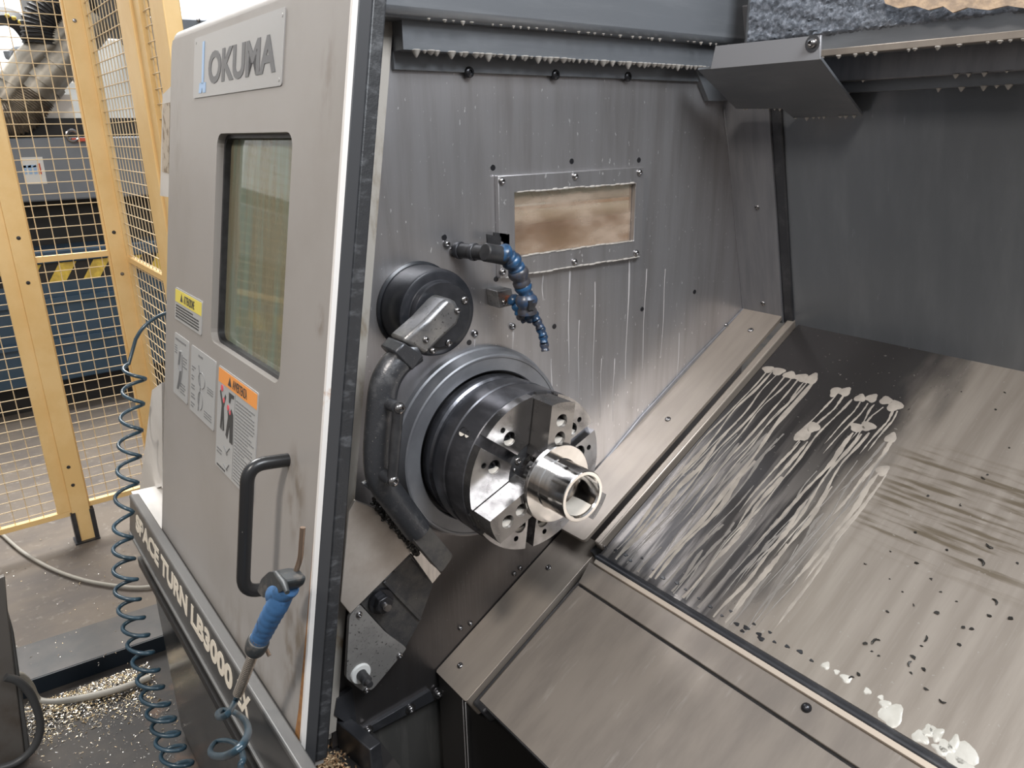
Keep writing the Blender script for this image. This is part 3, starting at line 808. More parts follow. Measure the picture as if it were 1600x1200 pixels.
kf = frame((0, YK - 0.004, 0), (1, 0, 0), (0, 0, 1), (0, -1, 0))
q = onY(1270, 68, YK - 0.004); part('screw', screw_mb(kf, q[0], q[2], 0, 0.0075, 0.007, 0.012), M['screw'], br)

# coolant drops hanging under the roof edges
dp = MB(); rr = random.Random(5)


def drip_row(P0, P1, n, r, skip=0.0):
    for i in range(n):
        if rr.random() < skip: continue
        t = (i + rr.uniform(0.2, 0.8)) / n; p = Vector(P0).lerp(Vector(P1), t); k = r * rr.uniform(0.55, 1.1)
        q_ = rr.uniform(0.7, 1.5); dp.lathe([(0, 0.25 * k), (0.8 * k, 0.2 * k), (k, 0), (0.6 * k, -0.5 * k * q_), (0.25 * k, -0.9 * k * q_), (0, -k * q_)], Matrix.Translation(p), 8)


drip_row((-0.126, -0.11, z2), (-0.126, 0.58, z2), 58, 0.0066, 0.05)
drip_row((-0.101, -0.1, zb), (-0.101, 0.55, zb), 40, 0.0032, 0.2)
drip_row((0.06, YB - 0.002, zu - 0.003), (1.1, YB - 0.002, zu - 0.003), 70, 0.0045, 0.35)
drip_row((0.08, 0.56, zm), (1.1, 0.56, zm), 60, 0.0045, 0.55)
drip_row((0.09, 0.584, zf), (1.1, 0.584, zf), 50, 0.0055, 0.7)
drip_row(poly[2], poly[3], 12, 0.004, 0.2); drip_row(poly[4], poly[5], 9, 0.003, 0.2)
tag(part('coolant_drops', dp, M['drip'], LT), None, None, kind='stuff')

# panel behind the sliding door, front cover with lettering, skirt
part('front_panel', MB().bx(-1.10, WX - 0.03, -0.92, 0.12, -0.15, -0.13), M['white_paint'], LT, DOOR)
part('white_ledge', MB().plate([(p[0], p[1]) for p in [onZ(x, y, -0.37) for x, y in ((205, 768), (253, 757), (300, 800), (300, 930))]], -0.38, -0.37), M['white_paint'], LT)
gp = [onY(x, y, -0.325) for x, y in ((246, 608), (262, 596), (262, 757), (224, 770))]
part('white_gusset', MB().plate([(p[0], p[2]) for p in gp], 0, 0.012, frame((0, -0.325, 0), (1, 0, 0), (0, 0, 1), (0, -1, 0))), M['white_paint'], LT)
FC = frame((0, -0.119 - 0.125, 0.642), (1, 0, 0), (0, math.sin(td), math.cos(td)), (0, -math.cos(td), math.sin(td)))
fx0, fy1 = pick(FC, 203, 772); fy0 = pick(FC, 206, 832)[1]
fc = part('front_cover', MB().bx(fx0, 1.9, fy0 - 0.004, fy1 - 0.0105, -0.02, 0.0), M['front_grey'], LT, FC, bevel=0.001)
part('top_lip', MB().bx(fx0, 1.9, fy1 - 0.011, fy1, -0.020, 0.002), M['lip_grey'], fc, FC, bevel=0.003)
part('bottom_lip', MB().bx(fx0 + 0.01, 1.9, fy0 - 0.010, fy0 - 0.004, -0.02, 0.004), M['lip_grey'], fc, FC, bevel=0.001)
lt = pick(FC, 215, 806)[1]; lb = pick(FC, 220.5, 840)[1]
text_part('SPACE TURN', 'lettering', FC, pick(FC, 213, 807)[0], pick(FC, 293, 960)[0], lb, lt + 0.003, 0.0012, M['letter_cream'], fc, bold=0.04)
text_part('LB3000', 'lettering', FC, pick(FC, 299, 962)[0], pick(FC, 363, 1085)[0], lb, lt + 0.003, 0.0012, M['letter_cream'], fc, bold=0.04)
text_part('EX', 'lettering', FC, pick(FC, 370, 1100)[0], pick(FC, 390, 1135)[0], lb, lt + 0.003, 0.0012, M['letter_cream'], fc, bold=0.04)
part('skirt', MB().bx(fx0 + 0.02, 1.9, -0.405, -0.375, FLOOR_Z + 0.02, -0.415), M['skirt'], LT, bevel=0.003)
part('skirt_end', MB().plate([(-0.404, -1.03), (-0.404, -0.43), (-0.15, -0.43), (-0.15, -1.03)], 0, 0.01, frame((fx0 + 0.02, 0, 0), (0, 1, 0), (0, 0, 1), (1, 0, 0))), M['skirt'], LT)
# white label panel at the far left edge of the machine
gp = [onY(x, y, -0.20) for x, y in ((254, 148), (268, 134), (276, 134), (276, 310), (250, 306))]
YL = frame((0, -0.20, 0), (1, 0, 0), (0, 0, 1), (0, -1, 0))
lp = part('label_panel', MB().plate([(p[0], p[2]) for p in gp], -0.02, 0.0, YL), M['white_paint'], LT)
gp = [onY(x, y, -0.20) for x, y in ((255.5, 162), (266, 160), (264, 271), (253.5, 268))]
M['label_tan'] = mat('label_tan', (0.62, 0.54, 0.44), 0.5, 0, c2=(0.30, 0.23, 0.16), nscale=45, stretch=(1, 1, 0.6), lo=0.5, hi=0.6)
part('label', MB().plate([(p[0], p[2]) for p in gp], 0.0, 0.001, YL), M['label_tan'], lp, label='brown worn label')

# ================================================================== SLIDING DOOR
DR = thing('sliding_door', tuple(DOOR @ Vector((-0.46, -1.02, 0))), 'light grey sliding door with window, stickers and black handle, left of the chamber', 'door')
win = rrect(-0.556, -0.225, -0.500, -0.142, 0.022)
dp_ = part('door_panel', MB().plate([(-0.072, 0.034), (-0.072, -1.05), (-0.862, -1.05), (-0.862, 0.012), (-0.860, 0.024), (-0.854, 0.034)], -0.040, 0.0, I4, [win]), M['door_paint'], DR, DOOR, smooth=0)
tr = [(0.034, 0.0)] + [(0.034 + 0.020 * math.sin(rad(t)), -0.020 + 0.020 * math.cos(rad(t))) for t in range(0, 91, 10)] + [(0.054, -0.040), (0.034, -0.040)]
part('top_edge', MB().plate(tr, -0.842, -0.072, DOOR @ frame((0, 0, 0), (0, 1, 0), (0, 0, 1), (1, 0, 0))), M['door_paint'], DR, smooth=40)
part('top_edge', MB().lathe([(0.0, 0.0), (0.020, 0.0)][:1] + [(0.020 * math.sin(rad(t)), 0.020 * math.cos(rad(t)) - 0.020) for t in range(0, 91, 10)] + [(0.020, -0.040)], DOOR @ Matrix.Translation((-0.842, 0.034, 0)), 24), M['door_paint'], DR, smooth=40)
part('edge_strip', MB().bx(-0.072, -0.066, -1.05, 0.054, -0.006, 0.001), M['door_edge'], DR, DOOR)
part('rust_streak', MB().plate([(-0.076, -0.80), (-0.073, -0.66), (-0.0725, -1.03), (-0.098, -1.045), (-0.084, -0.95)], -0.001, 0.0006), M['rust'], DR, DOOR)
es = part('edge_seal', MB().bx(-0.072, -0.066, -1.05, 0.054, -0.024, -0.006), M['seal_grey'], DR, DOOR, bevel=0.0015)
part('rubber_edge', MB().bx(-0.10, -0.0675, -1.04, 0.050, -0.044, -0.024), M['rubber'], DR, DOOR, bevel=0.003)
part('window_seal', MB().plate(rrect(-0.560, -0.221, -0.504, -0.138, 0.025), -0.030, -0.012, I4, [rrect(-0.549, -0.231, -0.494, -0.148, 0.018)]), M['black'], DR, DOOR)
part('window_pane', MB().plate(rrect(-0.562, -0.219, -0.506, -0.136, 0.02), -0.026, -0.022), M['door_pane'], DR, DOOR)
# name plate
npl = part('name_plate', MB().plate(rrect(-0.700, -0.272, -0.080, 0.022, 0.006), 0.0, 0.0015), M['name_plate'], DR, DOOR)
lx0 = pick(DOOR, 327, 105)[0]; lx1 = pick(DOOR, 434, 90)[0]
text_part('OKUMA', 'lettering', DOOR, lx0 + 0.002, lx1 - 0.002, -0.061, -0.008, 0.0022, M['letter_grey'], npl, bold=0.035)
em = MB()
ax_ = pick(DOOR, 319, 95)[0]
em.bx(ax_ - 0.005, ax_ + 0.006, -0.058, 0.012, 0.0016, 0.0022); em.plate([(ax_ - 0.020, -0.073), (ax_ - 0.017, -0.056), (ax_ + 0.019, -0.056), (ax_ + 0.019, -0.073), (ax_ + 0.004, -0.073), (ax_ + 0.000, -0.064), (ax_ - 0.005, -0.073)], 0.0016, 0.0022)
part('emblem', em, M['emblem_blue'], npl, DOOR)
for u, v in ((-0.69, 0.014), (-0.282, 0.012), (-0.283, -0.072)):
    part('rivet', MB().lathe([(0, 0.0022), (0.0025, 0.002), (0.003, 0.0014)], DOOR @ Matrix.Translation((u, v, 0)), 10), M['name_plate'], npl)


def textblock(parent, x0, x1, y0, y1, n, fill=0.55, w=0.0016, m='ink_grey', seed=1):
    r = random.Random(seed); mb = MB(); h = (y1 - y0) / n
    for i in range(n):
        y = y1 - h * (i + 0.5); x = x0
        end = x1 - (x1 - x0) * (r.uniform(0, 0.5) if r.random() < 0.3 else r.uniform(0, 0.05))
        while x < end - 0.002:
            l = min(r.uniform(0.005, 0.014), end - x)
            mb.bx(x, x + l, y - h * fill / 2, y + h * fill / 2, w - 0.0004, w); x += l + 0.0022
    part('print', mb, M[m], parent, DOOR, smooth=0)


def sticker(x0, x1, y0, y1, m, label):
    return part('sticker', MB().plate(rrect(x0, x1, y0, y1, 0.004, 3), 0.0, 0.0012), M[m], DR, DOOR, label=label)


def triangle(parent, x, y, s):
    part('warning_triangle', MB().plate([(x - s, y - s * 0.8), (x + s, y - s * 0.8), (x, y + s)], 0.0012, 0.0019), M['ink'], parent, DOOR)


s1 = sticker(-0.790, -0.608, -0.502, -0.438, 'sticker_silver', 'yellow topped caution sticker')
part('header', MB().bx(-0.788, -0.610, -0.466, -0.441, 0.001, 0.0016), M['sticker_yellow'], s1, DOOR)
triangle(s1, -0.742, -0.454, 0.009); text_part('ATTENZIONE', 'lettering', DOOR, -0.726, -0.655, -0.462, -0.446, 0.002, M['ink'], s1, bold=0.01)
textblock(s1, -0.782, -0.62, -0.498, -0.470, 5, seed=3, m='ink')
s2 = sticker(-0.788, -0.686, -0.657, -0.530, 'sticker_silver', 'grey picture sticker at the door edge')
textblock(s2, -0.78, -0.70, -0.545, -0.537, 1, seed=4)
textblock(s2, -0.783, -0.765, -0.572, -0.552, 4, seed=5); textblock(s2, -0.722, -0.694, -0.59, -0.566, 4, seed=6); textblock(s2, -0.735, -0.70, -0.645, -0.622, 4, seed=7)
pm = MB().tube([(-0.740, -0.56, 0.0014), (-0.748, -0.59, 0.0014), (-0.735, -0.60, 0.0014), (-0.742, -0.62, 0.0014), (-0.752, -0.64, 0.0014)], 0.003, 6)
pm.tube([(-0.728, -0.565, 0.0014), (-0.725, -0.60, 0.0014), (-0.738, -0.632, 0.0014)], 0.0012, 6)
part('picture', pm, M['ink_grey'], s2, DOOR)
s3 = sticker(-0.668, -0.516, -0.660, -0.531, 'sticker_silver', 'grey picture sticker in the middle of the row')
textblock(s3, -0.62, -0.565, -0.546, -0.538, 1, seed=8)
for i in range(5): textblock(s3, -0.660, -0.635, -0.580 - 0.018 * i, -0.568 - 0.018 * i, 2, seed=20 + i)
textblock(s3, -0.56, -0.525, -0.60, -0.586, 3, seed=9); textblock(s3, -0.575, -0.53, -0.65, -0.635, 3, seed=10)
pm = MB()
pm.tube([(-0.595 + 0.02 * math.cos(k * 0.5), -0.585 + 0.015 * math.sin(k * 0.5), 0.0013) for k in range(14)], 0.0009, 5)
pm.tube([(-0.60 + 0.014 * math.cos(k * 0.5), -0.625 + 0.018 * math.sin(k * 0.5), 0.0013) for k in range(14)], 0.0009, 5)
pm.tube([(-0.615, -0.56, 0.0013), (-0.602, -0.60, 0.0013), (-0.612, -0.648, 0.0013)], 0.001, 5)
part('picture', pm, M['ink_grey'], s3, DOOR)
s4 = sticker(-0.500, -0.304, -0.716, -0.532, 'sticker_silver', 'large orange topped warning sticker')
part('header', MB().bx(-0.497, -0.307, -0.560, -0.535, 0.001, 0.0016), M['sticker_orange'], s4, DOOR)
triangle(s4, -0.437, -0.548, 0.009); text_part('AVVERTENZA', 'lettering', DOOR, -0.422, -0.352, -0.556, -0.540, 0.002, M['ink'], s4, bold=0.01)
textblock(s4, -0.403, -0.312, -0.712, -0.568, 24, fill=0.42, seed=11, m='ink_grey')
part('divider', MB().bx(-0.4085, -0.4075, -0.712, -0.563, 0.0011, 0.0015), M['ink_grey'], s4, DOOR)
pm = MB()
for P in ([(-0.482, -0.572), (-0.470, -0.592), (-0.458, -0.575), (-0.454, -0.578), (-0.464, -0.600), (-0.458, -0.640), (-0.466, -0.643), (-0.469, -0.615), (-0.472, -0.643), (-0.480, -0.640), (-0.475, -0.598), (-0.487, -0.576)],
          [(-0.447, -0.590), (-0.436, -0.604), (-0.425, -0.592), (-0.414, -0.600), (-0.412, -0.652), (-0.428, -0.652), (-0.430, -0.622), (-0.440, -0.650), (-0.449, -0.645), (-0.440, -0.610)],
          [(-0.440, -0.566), (-0.414, -0.566), (-0.414, -0.572), (-0.428, -0.574), (-0.432, -0.584), (-0.438, -0.584)]):
    pm.plate(P, 0.0011, 0.0017)
part('picture', pm, M['ink'], s4, DOOR)
pr_ = MB()
for u, v, r in ((-0.476, -0.568, 0.006), (-0.464, -0.587, 0.005), (-0.441, -0.594, 0.005), (-0.430, -0.600, 0.004)): pr_.lathe([(0, 0.002), (r, 0.002), (r, 0.001)], Matrix.Translation((u, v, 0)), 10)
part('picture', pr_, M['ink_red'], s4, DOOR)
pm = MB().tube([(-0.455, -0.668, 0.0013), (-0.44, -0.675, 0.0013), (-0.425, -0.662, 0.0013)], 0.0012, 5); pm.ball((-0.44, -0.676, 0.0012), 0.005, 8, 5, (1, 1, 0.1))
pm.tube([(-0.455, -0.700, 0.0013), (-0.438, -0.705, 0.0013), (-0.425, -0.692, 0.0013)], 0.0012, 5); pm.ball((-0.436, -0.704, 0.0012), 0.004, 8, 5, (1, 1, 0.1))
part('picture', pm, M['ink_grey'], s4, DOOR)
textblock(s4, -0.493, -0.465, -0.690, -0.678, 2, seed=12); textblock(s4, -0.49, -0.42, -0.714, -0.708, 1, seed=13, m='ink')
# handle
hp = fillet([(-0.177, -0.598, -0.002), (-0.177, -0.600, 0.058), (-0.173, -0.795, 0.058), (-0.173, -0.797, -0.002)], 0.026, 8)
part('handle', MB().tube(hp, 0.0098, 16), M['handle_black'], DR, DOOR)

# ================================================================== SPINDLE COVER, CHUCK, WORKPIECE
CH = frame((0, 0, 0), (0, 1, 0), (0, 0, 1), (1, 0, 0))      # z of this frame = spindle axis
sc = part('spindle_cover', MB().lathe([(0.10, WX), (0.1665, WX), (0.1665, -0.150), (0.1635, -0.148), (0.1600, -0.134), (0.1590, -0.1285), (0.1565, -0.1270),
                                       (0.1535, -0.1275), (0.1530, -0.1290), (0.1320, -0.1290), (0.1300, -0.1310), (0.1300, -0.150)], CH, 96), M['ring_grey'], LT)
part('gap_ring', MB().lathe([(0.131, -0.145), (0.09, -0.145)], CH, 64), M['black'], sc)

CK = thing('chuck', (-0.05, 0, -0.127), 'three jaw lathe chuck clamping the bright steel part', 'chuck')
part('chuck_body', MB().lathe([(0.0, -0.150), (0.112, -0.150), (0.112, -0.136), (0.1255, -0.132), (0.1262, -0.130), (0.1262, -0.112), (0.1225, -0.109), (0.1215, -0.101), (0.1245, -0.098), (0.1270, -0.096), (0.1270, -0.070), (0.1250, -0.068), (0.1250, -0.060), (0.1270, -0.058),
                               (0.1270, -0.0185), (0.126, -0.0165), (0.0, -0.0165)], CH, 120), M['chuck_dark'], CK, smooth=25)
JA = (82, 202, 322); SA = (142, 22, 262)
R0, RI = 0.1262, 0.056


def sector(aj, as_):
    """face plate between a jaw way and a tee slot"""
    s = 1 if ((as_ - aj + 540) % 360 - 180) > 0 else -1
    dj = Vector((math.cos(rad(aj)), math.sin(rad(aj)))); ds = Vector((math.cos(rad(as_)), math.sin(rad(as_))))
    nj = Vector((-dj.y, dj.x)) * s; ns = Vector((-ds.y, ds.x)) * -s
    oj, os_ = 0.0242, 0.0082
    pt = lambda d, n, o, r: d * math.sqrt(r * r - o * o) + n * o
    a, b = pt(dj, nj, oj, R0), pt(ds, ns, os_, R0); c, d = pt(ds, ns, os_, RI), pt(dj, nj, oj, RI)

    def arc(p, q, r, k=14):
        t0 = math.atan2(p.y, p.x); t1 = math.atan2(q.y, q.x)
        dt = (t1 - t0 + math.pi) % (2 * math.pi) - math.pi
        return [(r * math.cos(t0 + dt * i / k), r * math.sin(t0 + dt * i / k)) for i in range(k + 1)]
    return arc(a, b, R0) + arc(c, d, RI), s


for i, aj in enumerate(JA):
    for as_ in SA:
        if abs((as_ - aj + 540) % 360 - 180) > 70: continue
        po, s = sector(aj, as_)
        ab = as_ - s * 15.5
        hb = (0.088 * math.cos(rad(ab)), 0.088 * math.sin(rad(ab))); hs = (0.1085 * math.cos(rad(ab)), 0.1085 * math.sin(rad(ab)))
        fp = part('face_plate', MB().plate(po, -0.0165, 0.0, I4, [circle(*hb, 0.0112, 24), circle(*hs, 0.0045, 16)]), M['chuck_face'], CK, CH)
        T = CH @ Matrix.Translation((hb[0], hb[1], -0.007))
        part('cap_screw', MB().lathe([(0.0, -0.004), (0.0038, -0.004), (0.0042, 0.0), (0.0072, 0.0), (0.0080, -0.001), (0.0080, -0.009)], T, 18), M['screw_black'], fp)
        # cream fill in the lower part of the recess
        seg = [(hb[0] + 0.0110 * math.cos(rad(t)), hb[1] + 0.0110 * math.sin(rad(t))) for t in range(205, 336, 10)]
        part('cream_patch', MB().plate(seg, -0.012, -0.0035), M['coolant'], fp, CH)


def jaw(angle):
    F = CH @ Matrix.Rotation(rad(angle), 4, 'Z')
    w = 0.0228
    out = [(0.034, -w), (0.121, -w), (0.1235, -w * 0.6), (0.1245, 0), (0.1235, w * 0.6), (0.121, w), (0.034, w), (0.026, w * 0.45), (0.026, -w * 0.45)]
    j = part('jaw', MB().plate(out, 0.020, 0.041, I4, [circle(0.096, 0, 0.0105, 24), circle(0.069, 0, 0.0105, 24)]).plate(out, -0.012, 0.020), M['jaw'], CK, F)
    part('master_jaw', MB().bx(0.030, 0.1225, -0.0215, 0.0215, -0.034, -0.0115), M['chuck_dark'], CK, F)
    for r in (0.096, 0.069):
        T = F @ Matrix.Translation((r, 0, 0.0205))
        part('jaw_screw', MB().lathe([(0, 0.0), (0.0034, 0.0), (0.0036, 0.006), (0.0062, 0.006), (0.0066, 0.0)], T, 14), M['screw_black'], j)
        seg = [(r + 0.0103 * math.cos(rad(t - angle)), 0.0103 * math.sin(rad(t - angle))) for t in range(192, 349, 10)]
        part('cream_patch', MB().plate(seg, 0.0205, 0.0355), M['coolant'], j, F)
    # tee nut showing at the outer end
    part('tee_nut', MB().bx(0.110, 0.1262, -0.010, 0.010, -0.028, -0.010), M['black'], j, F)
    return j


for a_ in JA: jaw(a_)
cb = part('centre_bush', MB().lathe([(0.0555, -0.020), (0.0555, -0.006), (0.053, -0.004), (0.034, -0.004), (0.030, -0.008), (0.030, -0.06), (0, -0.06)], CH, 48), M['black'], CK)
for px_, py_, r in ((809, 720, 0.006), (803, 733.5, 0.0028)):
    p = onX(px_, py_, -0.004)
    part('screw', screw_mb(CH, p[1], p[2], -0.004, r, 0.003), M['screw'], cb)
# two key holes in the side of the body
for dx, r in ((-0.052, 0.0082), (-0.039, 0.0060)):
    p = onX(716 if dx < -0.045 else 727, 671 if dx < -0.045 else 677, dx)
    n = Vector((0, p[1], p[2])).normalized(); c = n * 0.1271; c.x = dx
    t = Vector((1, 0, 0)); T = frame(c, t, n.cross(t), n)
    part('key_hole', MB().lathe([(r, 0.0006), (r * 0.92, 0.0008), (r * 0.85, -0.004), (0, -0.004)], T, 20), M['black'], CK)
    T2 = T @ Matrix.Translation((0, 0, -0.0025))
    dl = (T.inverted().to_3x3() @ Vector((0, 0, -1))); an = math.atan2(dl.y, dl.x)
    part('cream_patch', MB().plate([(r * 0.84 * math.cos(an + rad(t_)), r * 0.84 * math.sin(an + rad(t_))) for t_ in range(-75, 76, 15)], 0, 0.0027, T2), M['coolant'], CK)

WP = part('turned_part', MB().lathe([(0.022, 0.002), (0.022, 0.050), (0.0312, 0.052), (0.0316, 0.100), (0.0330, 0.1028), (0.0378, 0.1028), (0.0388, 0.1018), (0.0388, 0.0505), (0.0402, 0.0490), (0.0600, 0.0490),
                                     (0.0612, 0.0480), (0.0612, 0.0440), (0.0600, 0.0432), (0.0600, 0.0414), (0.030, 0.0414), (0.030, 0.002), (0.022, 0.002)], CH, 128), M['bright'], smooth=25)
tag(WP, 'shiny flanged steel sleeve clamped in the chuck jaws', 'machined part')
mb = MB(); n = 16; vs = []
for i in range(7):
    h = 0.058 + 0.040 * i / 6
    for k in range(n + 1):
        a = rad(272 - 42 + 84 * k / n); e = math.sin(math.pi * k / n) ** 0.5 * math.sin(math.pi * (i + 0.4) / 6.8) ** 0.5
        r = 0.0314 - 0.0012 * e
        vs.append(CH @ Vector((r * math.cos(a), r * math.sin(a), h)))
mb.add(vs, [(i * (n + 1) + k, i * (n + 1) + k + 1, (i + 1) * (n + 1) + k + 1, (i + 1) * (n + 1) + k) for i in range(6) for k in range(n)])
WORLD[WP.name] = I4
tag(part('cream_patch', mb, M['coolant'], WP, label='cream patch at the bottom of the bore'), None, None)

# ================================================================== TOOL SETTER ARM
AR = thing('tool_setter_arm', (WX, -0.103, 0.19), 'dark swing arm with round hub on the wall, left of the chuck', 'tool setter')
HB = frame((0, -0.103, 0.249), (0, 1, 0), (0, 0, 1), (1, 0, 0))
hubp = part('hub', MB().lathe([(0, WX), (0.0690, WX), (0.0690, WX + 0.004), (0.0655, WX + 0.006), (0.0645, -0.106), (0.0630, -0.1015), (0.0600, -0.100), (0.0495, -0.100), (0.0485, -0.099), (0.0480, -0.0895), (0.0470, -0.088), (0, -0.088)], HB, 64), M['hub'], AR)
screws(hubp, CH, [tuple(onX(x, y, -0.088)[1:]) for x, y in ((664.5, 480), (726, 469), (701, 536))], w=-0.088, r=0.0062, h=0.003)
FX = lambda pts, x: [tuple(onX(px, py, x)[1:]) for px, py in pts]
ak = part('arm_bracket', MB().plate(FX([(629, 533), (664, 502), (690, 474), (702, 465), (714, 472), (722, 489), (715, 508), (690, 531), (666, 556)], -0.045), -0.087, -0.045), M['arm_block'], AR, CH, bevel=0.009)
screws(ak, CH, FX([(665, 530.5), (714, 485), (676, 548)], -0.045), w=-0.045, r=0.0048, h=0.004)
part('arm_clamp', MB().plate(FX([(617, 551), (631, 535), (663, 557), (645, 580)], -0.042), -0.085, -0.042), M['cast'], AR, CH, bevel=0.003)
tp = [onX(x, y, -0.064) for x, y in ((646, 547), (619, 568), (601, 600), (594, 650), (590, 715), (597, 752), (622, 788), (652, 828))]
part('arm_tube', MB().tube(smoothpath(tp, 6), 0.0205, 20), M['cast'], AR, bevel=0)
fl_ = FX([(577, 768), (586, 764), (642, 832), (650, 829), (655, 836), (642, 842)], -0.06)
part('arm_flange', MB().plate(FX([(566, 757), (574, 752), (612, 752), (664, 818), (643, 841), (586, 772)], -0.066), -0.074, -0.066), M['cast'], AR, CH, bevel=0.002)
tip = part('arm_tip', MB().plate(rpoly(FX([(643, 841), (666, 817), (709, 868), (690, 896)], -0.05), 0.008), -0.075, -0.050), M['rest_dark'], AR, CH, bevel=0.002)
pg = [(onX(606, 630, -0.05), onX(622.5, 637, -0.022)), (onX(598, 740, -0.05), onX(613, 750, -0.022))]
for a, b in pg: part('peg', MB().tube([a, b], 0.0088, 14), M['cast'], AR)
e0, e1 = Vector(pg[0][1]), Vector(pg[1][1]); dz = (e1 - e0).normalized()
part('grab_bar', MB().tube([e0, e1], 0.0074, 14), M['black'], AR)
for e in (e0, e1):
    part('bar_screw', screw_mb(CH, e.y, e.z, e.x + 0.004, 0.0078, 0.005), M['screw'], AR)

# rest for the arm below it
RS = part('arm_rest', MB().plate(FX([(560, 940), (598, 908), (640, 868), (678, 913), (656, 973), (634, 1014), (604, 990)], -0.125), WX, -0.125), M['rest_dark'], LT, CH, bevel=0.002)
part('guard_sheet', MB().plate(FX([(555, 782), (584, 793), (645, 861), (547, 959), (532, 940), (545, 800)], -0.115), -0.121, -0.115), M['brushed'], RS, CH, bevel=0.001)
part('pad', MB().plate(FX([(643, 866), (657, 858), (690, 897), (676, 913)], -0.110), -0.124, -0.110), M['bright'], RS, CH, bevel=0.002)
part('rib', MB().plate(FX([(612, 889), (640, 868), (644, 872), (617, 894)], -0.118), -0.125, -0.118), M['rest_dark'], RS, CH, bevel=0.001)
part('rib', MB().plate(FX([(599, 911), (603, 908), (660, 966), (656, 971)], -0.120), -0.126, -0.120), M['rest_dark'], RS, CH, bevel=0.001)
part('cover_plate', MB().plate(rpoly(FX([(546, 964), (562, 944), (604, 990), (636, 1013), (582, 1078), (566, 1080), (541, 1060)], -0.118), 0.006), -0.126, -0.118), M['plate_grey'], RS, CH, bevel=0.0012)
ny, nz2 = FX([(598, 942)], -0.115)[0]
hexp = [(ny + 0.0155 * math.cos(rad(60 * k + 10)), nz2 + 0.0155 * math.sin(rad(60 * k + 10))) for k in range(6)]
part('washer', MB().lathe([(0, -0.118), (0.021, -0.118), (0.021, -0.125)], CH @ Matrix.Translation((ny, nz2, 0)), 24), M['screw_black'], RS)
part('nut', MB().plate(hexp, -0.119, -0.106), M['screw_black'], RS, CH, bevel=0.0015)
part('stud', MB().lathe([(0, -0.097), (0.006, -0.097), (0.0068, -0.099), (0.0068, -0.11)], CH @ Matrix.Translation((ny, nz2, 0)), 14), M['screw'], RS)
by, bz = FX([(564, 1053)], -0.116)[0]
part('bushing', MB().lathe([(0.009, -0.114), (0.016, -0.114), (0.0175, -0.116), (0.0175, -0.119)], CH @ Matrix.Translation((by, bz, 0)), 24), M['sticker_white'], RS)
part('stop_pin', MB().lathe([(0, -0.084), (0.0050, -0.084), (0.0056, -0.086), (0.0056, -0.094), (0.0085, -0.095), (0.0085, -0.120)], CH @ Matrix.Translation((by, bz, 0)), 18), M['black'], RS)
screws(RS, CH, FX([(561, 960), (624, 1024), (572.5, 1078)], -0.118), w=-0.118, r=0.0055, h=0.004)
# black swarf caught under the arm
r5 = random.Random(11); sw = MB()
for i in range(190):
    t = r5.random(); p = Vector(onX(583 + 66 * t + r5.gauss(0, 3.5), 780 + 78 * t + r5.gauss(0, 4.5), -0.113)); s_ = r5.uniform(0.0015, 0.0042)
    p.x += r5.uniform(0, 0.012)
    sw.ball(p, s_, 6, 4, (r5.uniform(.6, 1.4), r5.uniform(.6, 1.4), r5.uniform(.6, 1.4)))
tag(part('black_swarf', sw, M['chip_black']), 'black swarf caught along the underside of the swing arm', 'swarf', kind='stuff')


# ================================================================== COOLANT NOZZLES
def seg_part(a, b, r, m, parent, name='segment'):
    a, b = Vector(a), Vector(b); d = (b - a); L = d.length; z = d.normalized()
    x = z.orthogonal().normalized(); F = frame(a, x, z.cross(x), z)
    part(name, MB().lathe([(0, -0.25 * r), (0.62 * r, -0.22 * r), (0.92 * r, 0.05 * L), (1.0 * r, 0.22 * L), (0.93 * r, 0.42 * L), (0.74 * r, 0.62 * L), (0.74 * r, 0.70 * L), (0.86 * r, 0.80 * L), (0.86 * r, L), (0.55 * r, L)], F, 18), m, parent)


NZ = thing('coolant_hose_nozzle', (WX, *tuple(onX(712, 391, WX)[1:])), 'thick blue segmented coolant hose hanging from a black elbow below the window', 'coolant hose')
w0 = Vector(onX(712, 390.5, WX)); xe = -0.085
r_ = w0.copy(); r_.x = xe
el_ = onX(774, 397, xe)
part('pipe', MB().tube([w0, w0.lerp(Vector(el_), 0.99)], 0.0115, 18), M['black'], NZ)
for t in (0.05, 0.42): 
    a = w0.lerp(Vector(el_), t); b = w0.lerp(Vector(el_), t + 0.1)
    part('collar', MB().tube([a, b], 0.0135, 18), M['dark_steel'], NZ, bevel=0.001)
ep = [onX(x, y, xe) for x, y in ((757, 394), (774, 397), (788, 400))]
part('elbow', MB().tube(smoothpath(ep, 4), 0.0138, 18), M['black'], NZ, bevel=0.002)
ch1 = [(783, 393), (797, 404), (808, 421), (816, 444), (822, 463), (824, 490)]
rs = (0.0155, 0.0160, 0.0165, 0.0140, 0.0180)
for i in range(5):
    seg_part(onX(*ch1[i], xe + 0.002), onX(*ch1[i + 1], xe + 0.002), rs[i], M['loc_blue' if i in (0, 1, 3) else 'loc_dark'], NZ, 'segment' if i < 4 else 'outlet')
o_ = Vector(onX(829, 476.5, xe + 0.0165))
part('outlet_hole', MB().bx(-0.003, 0.003, -0.0055, 0.0055, -0.0075, 0.0075, Matrix.Translation(o_)), M['black'], NZ)

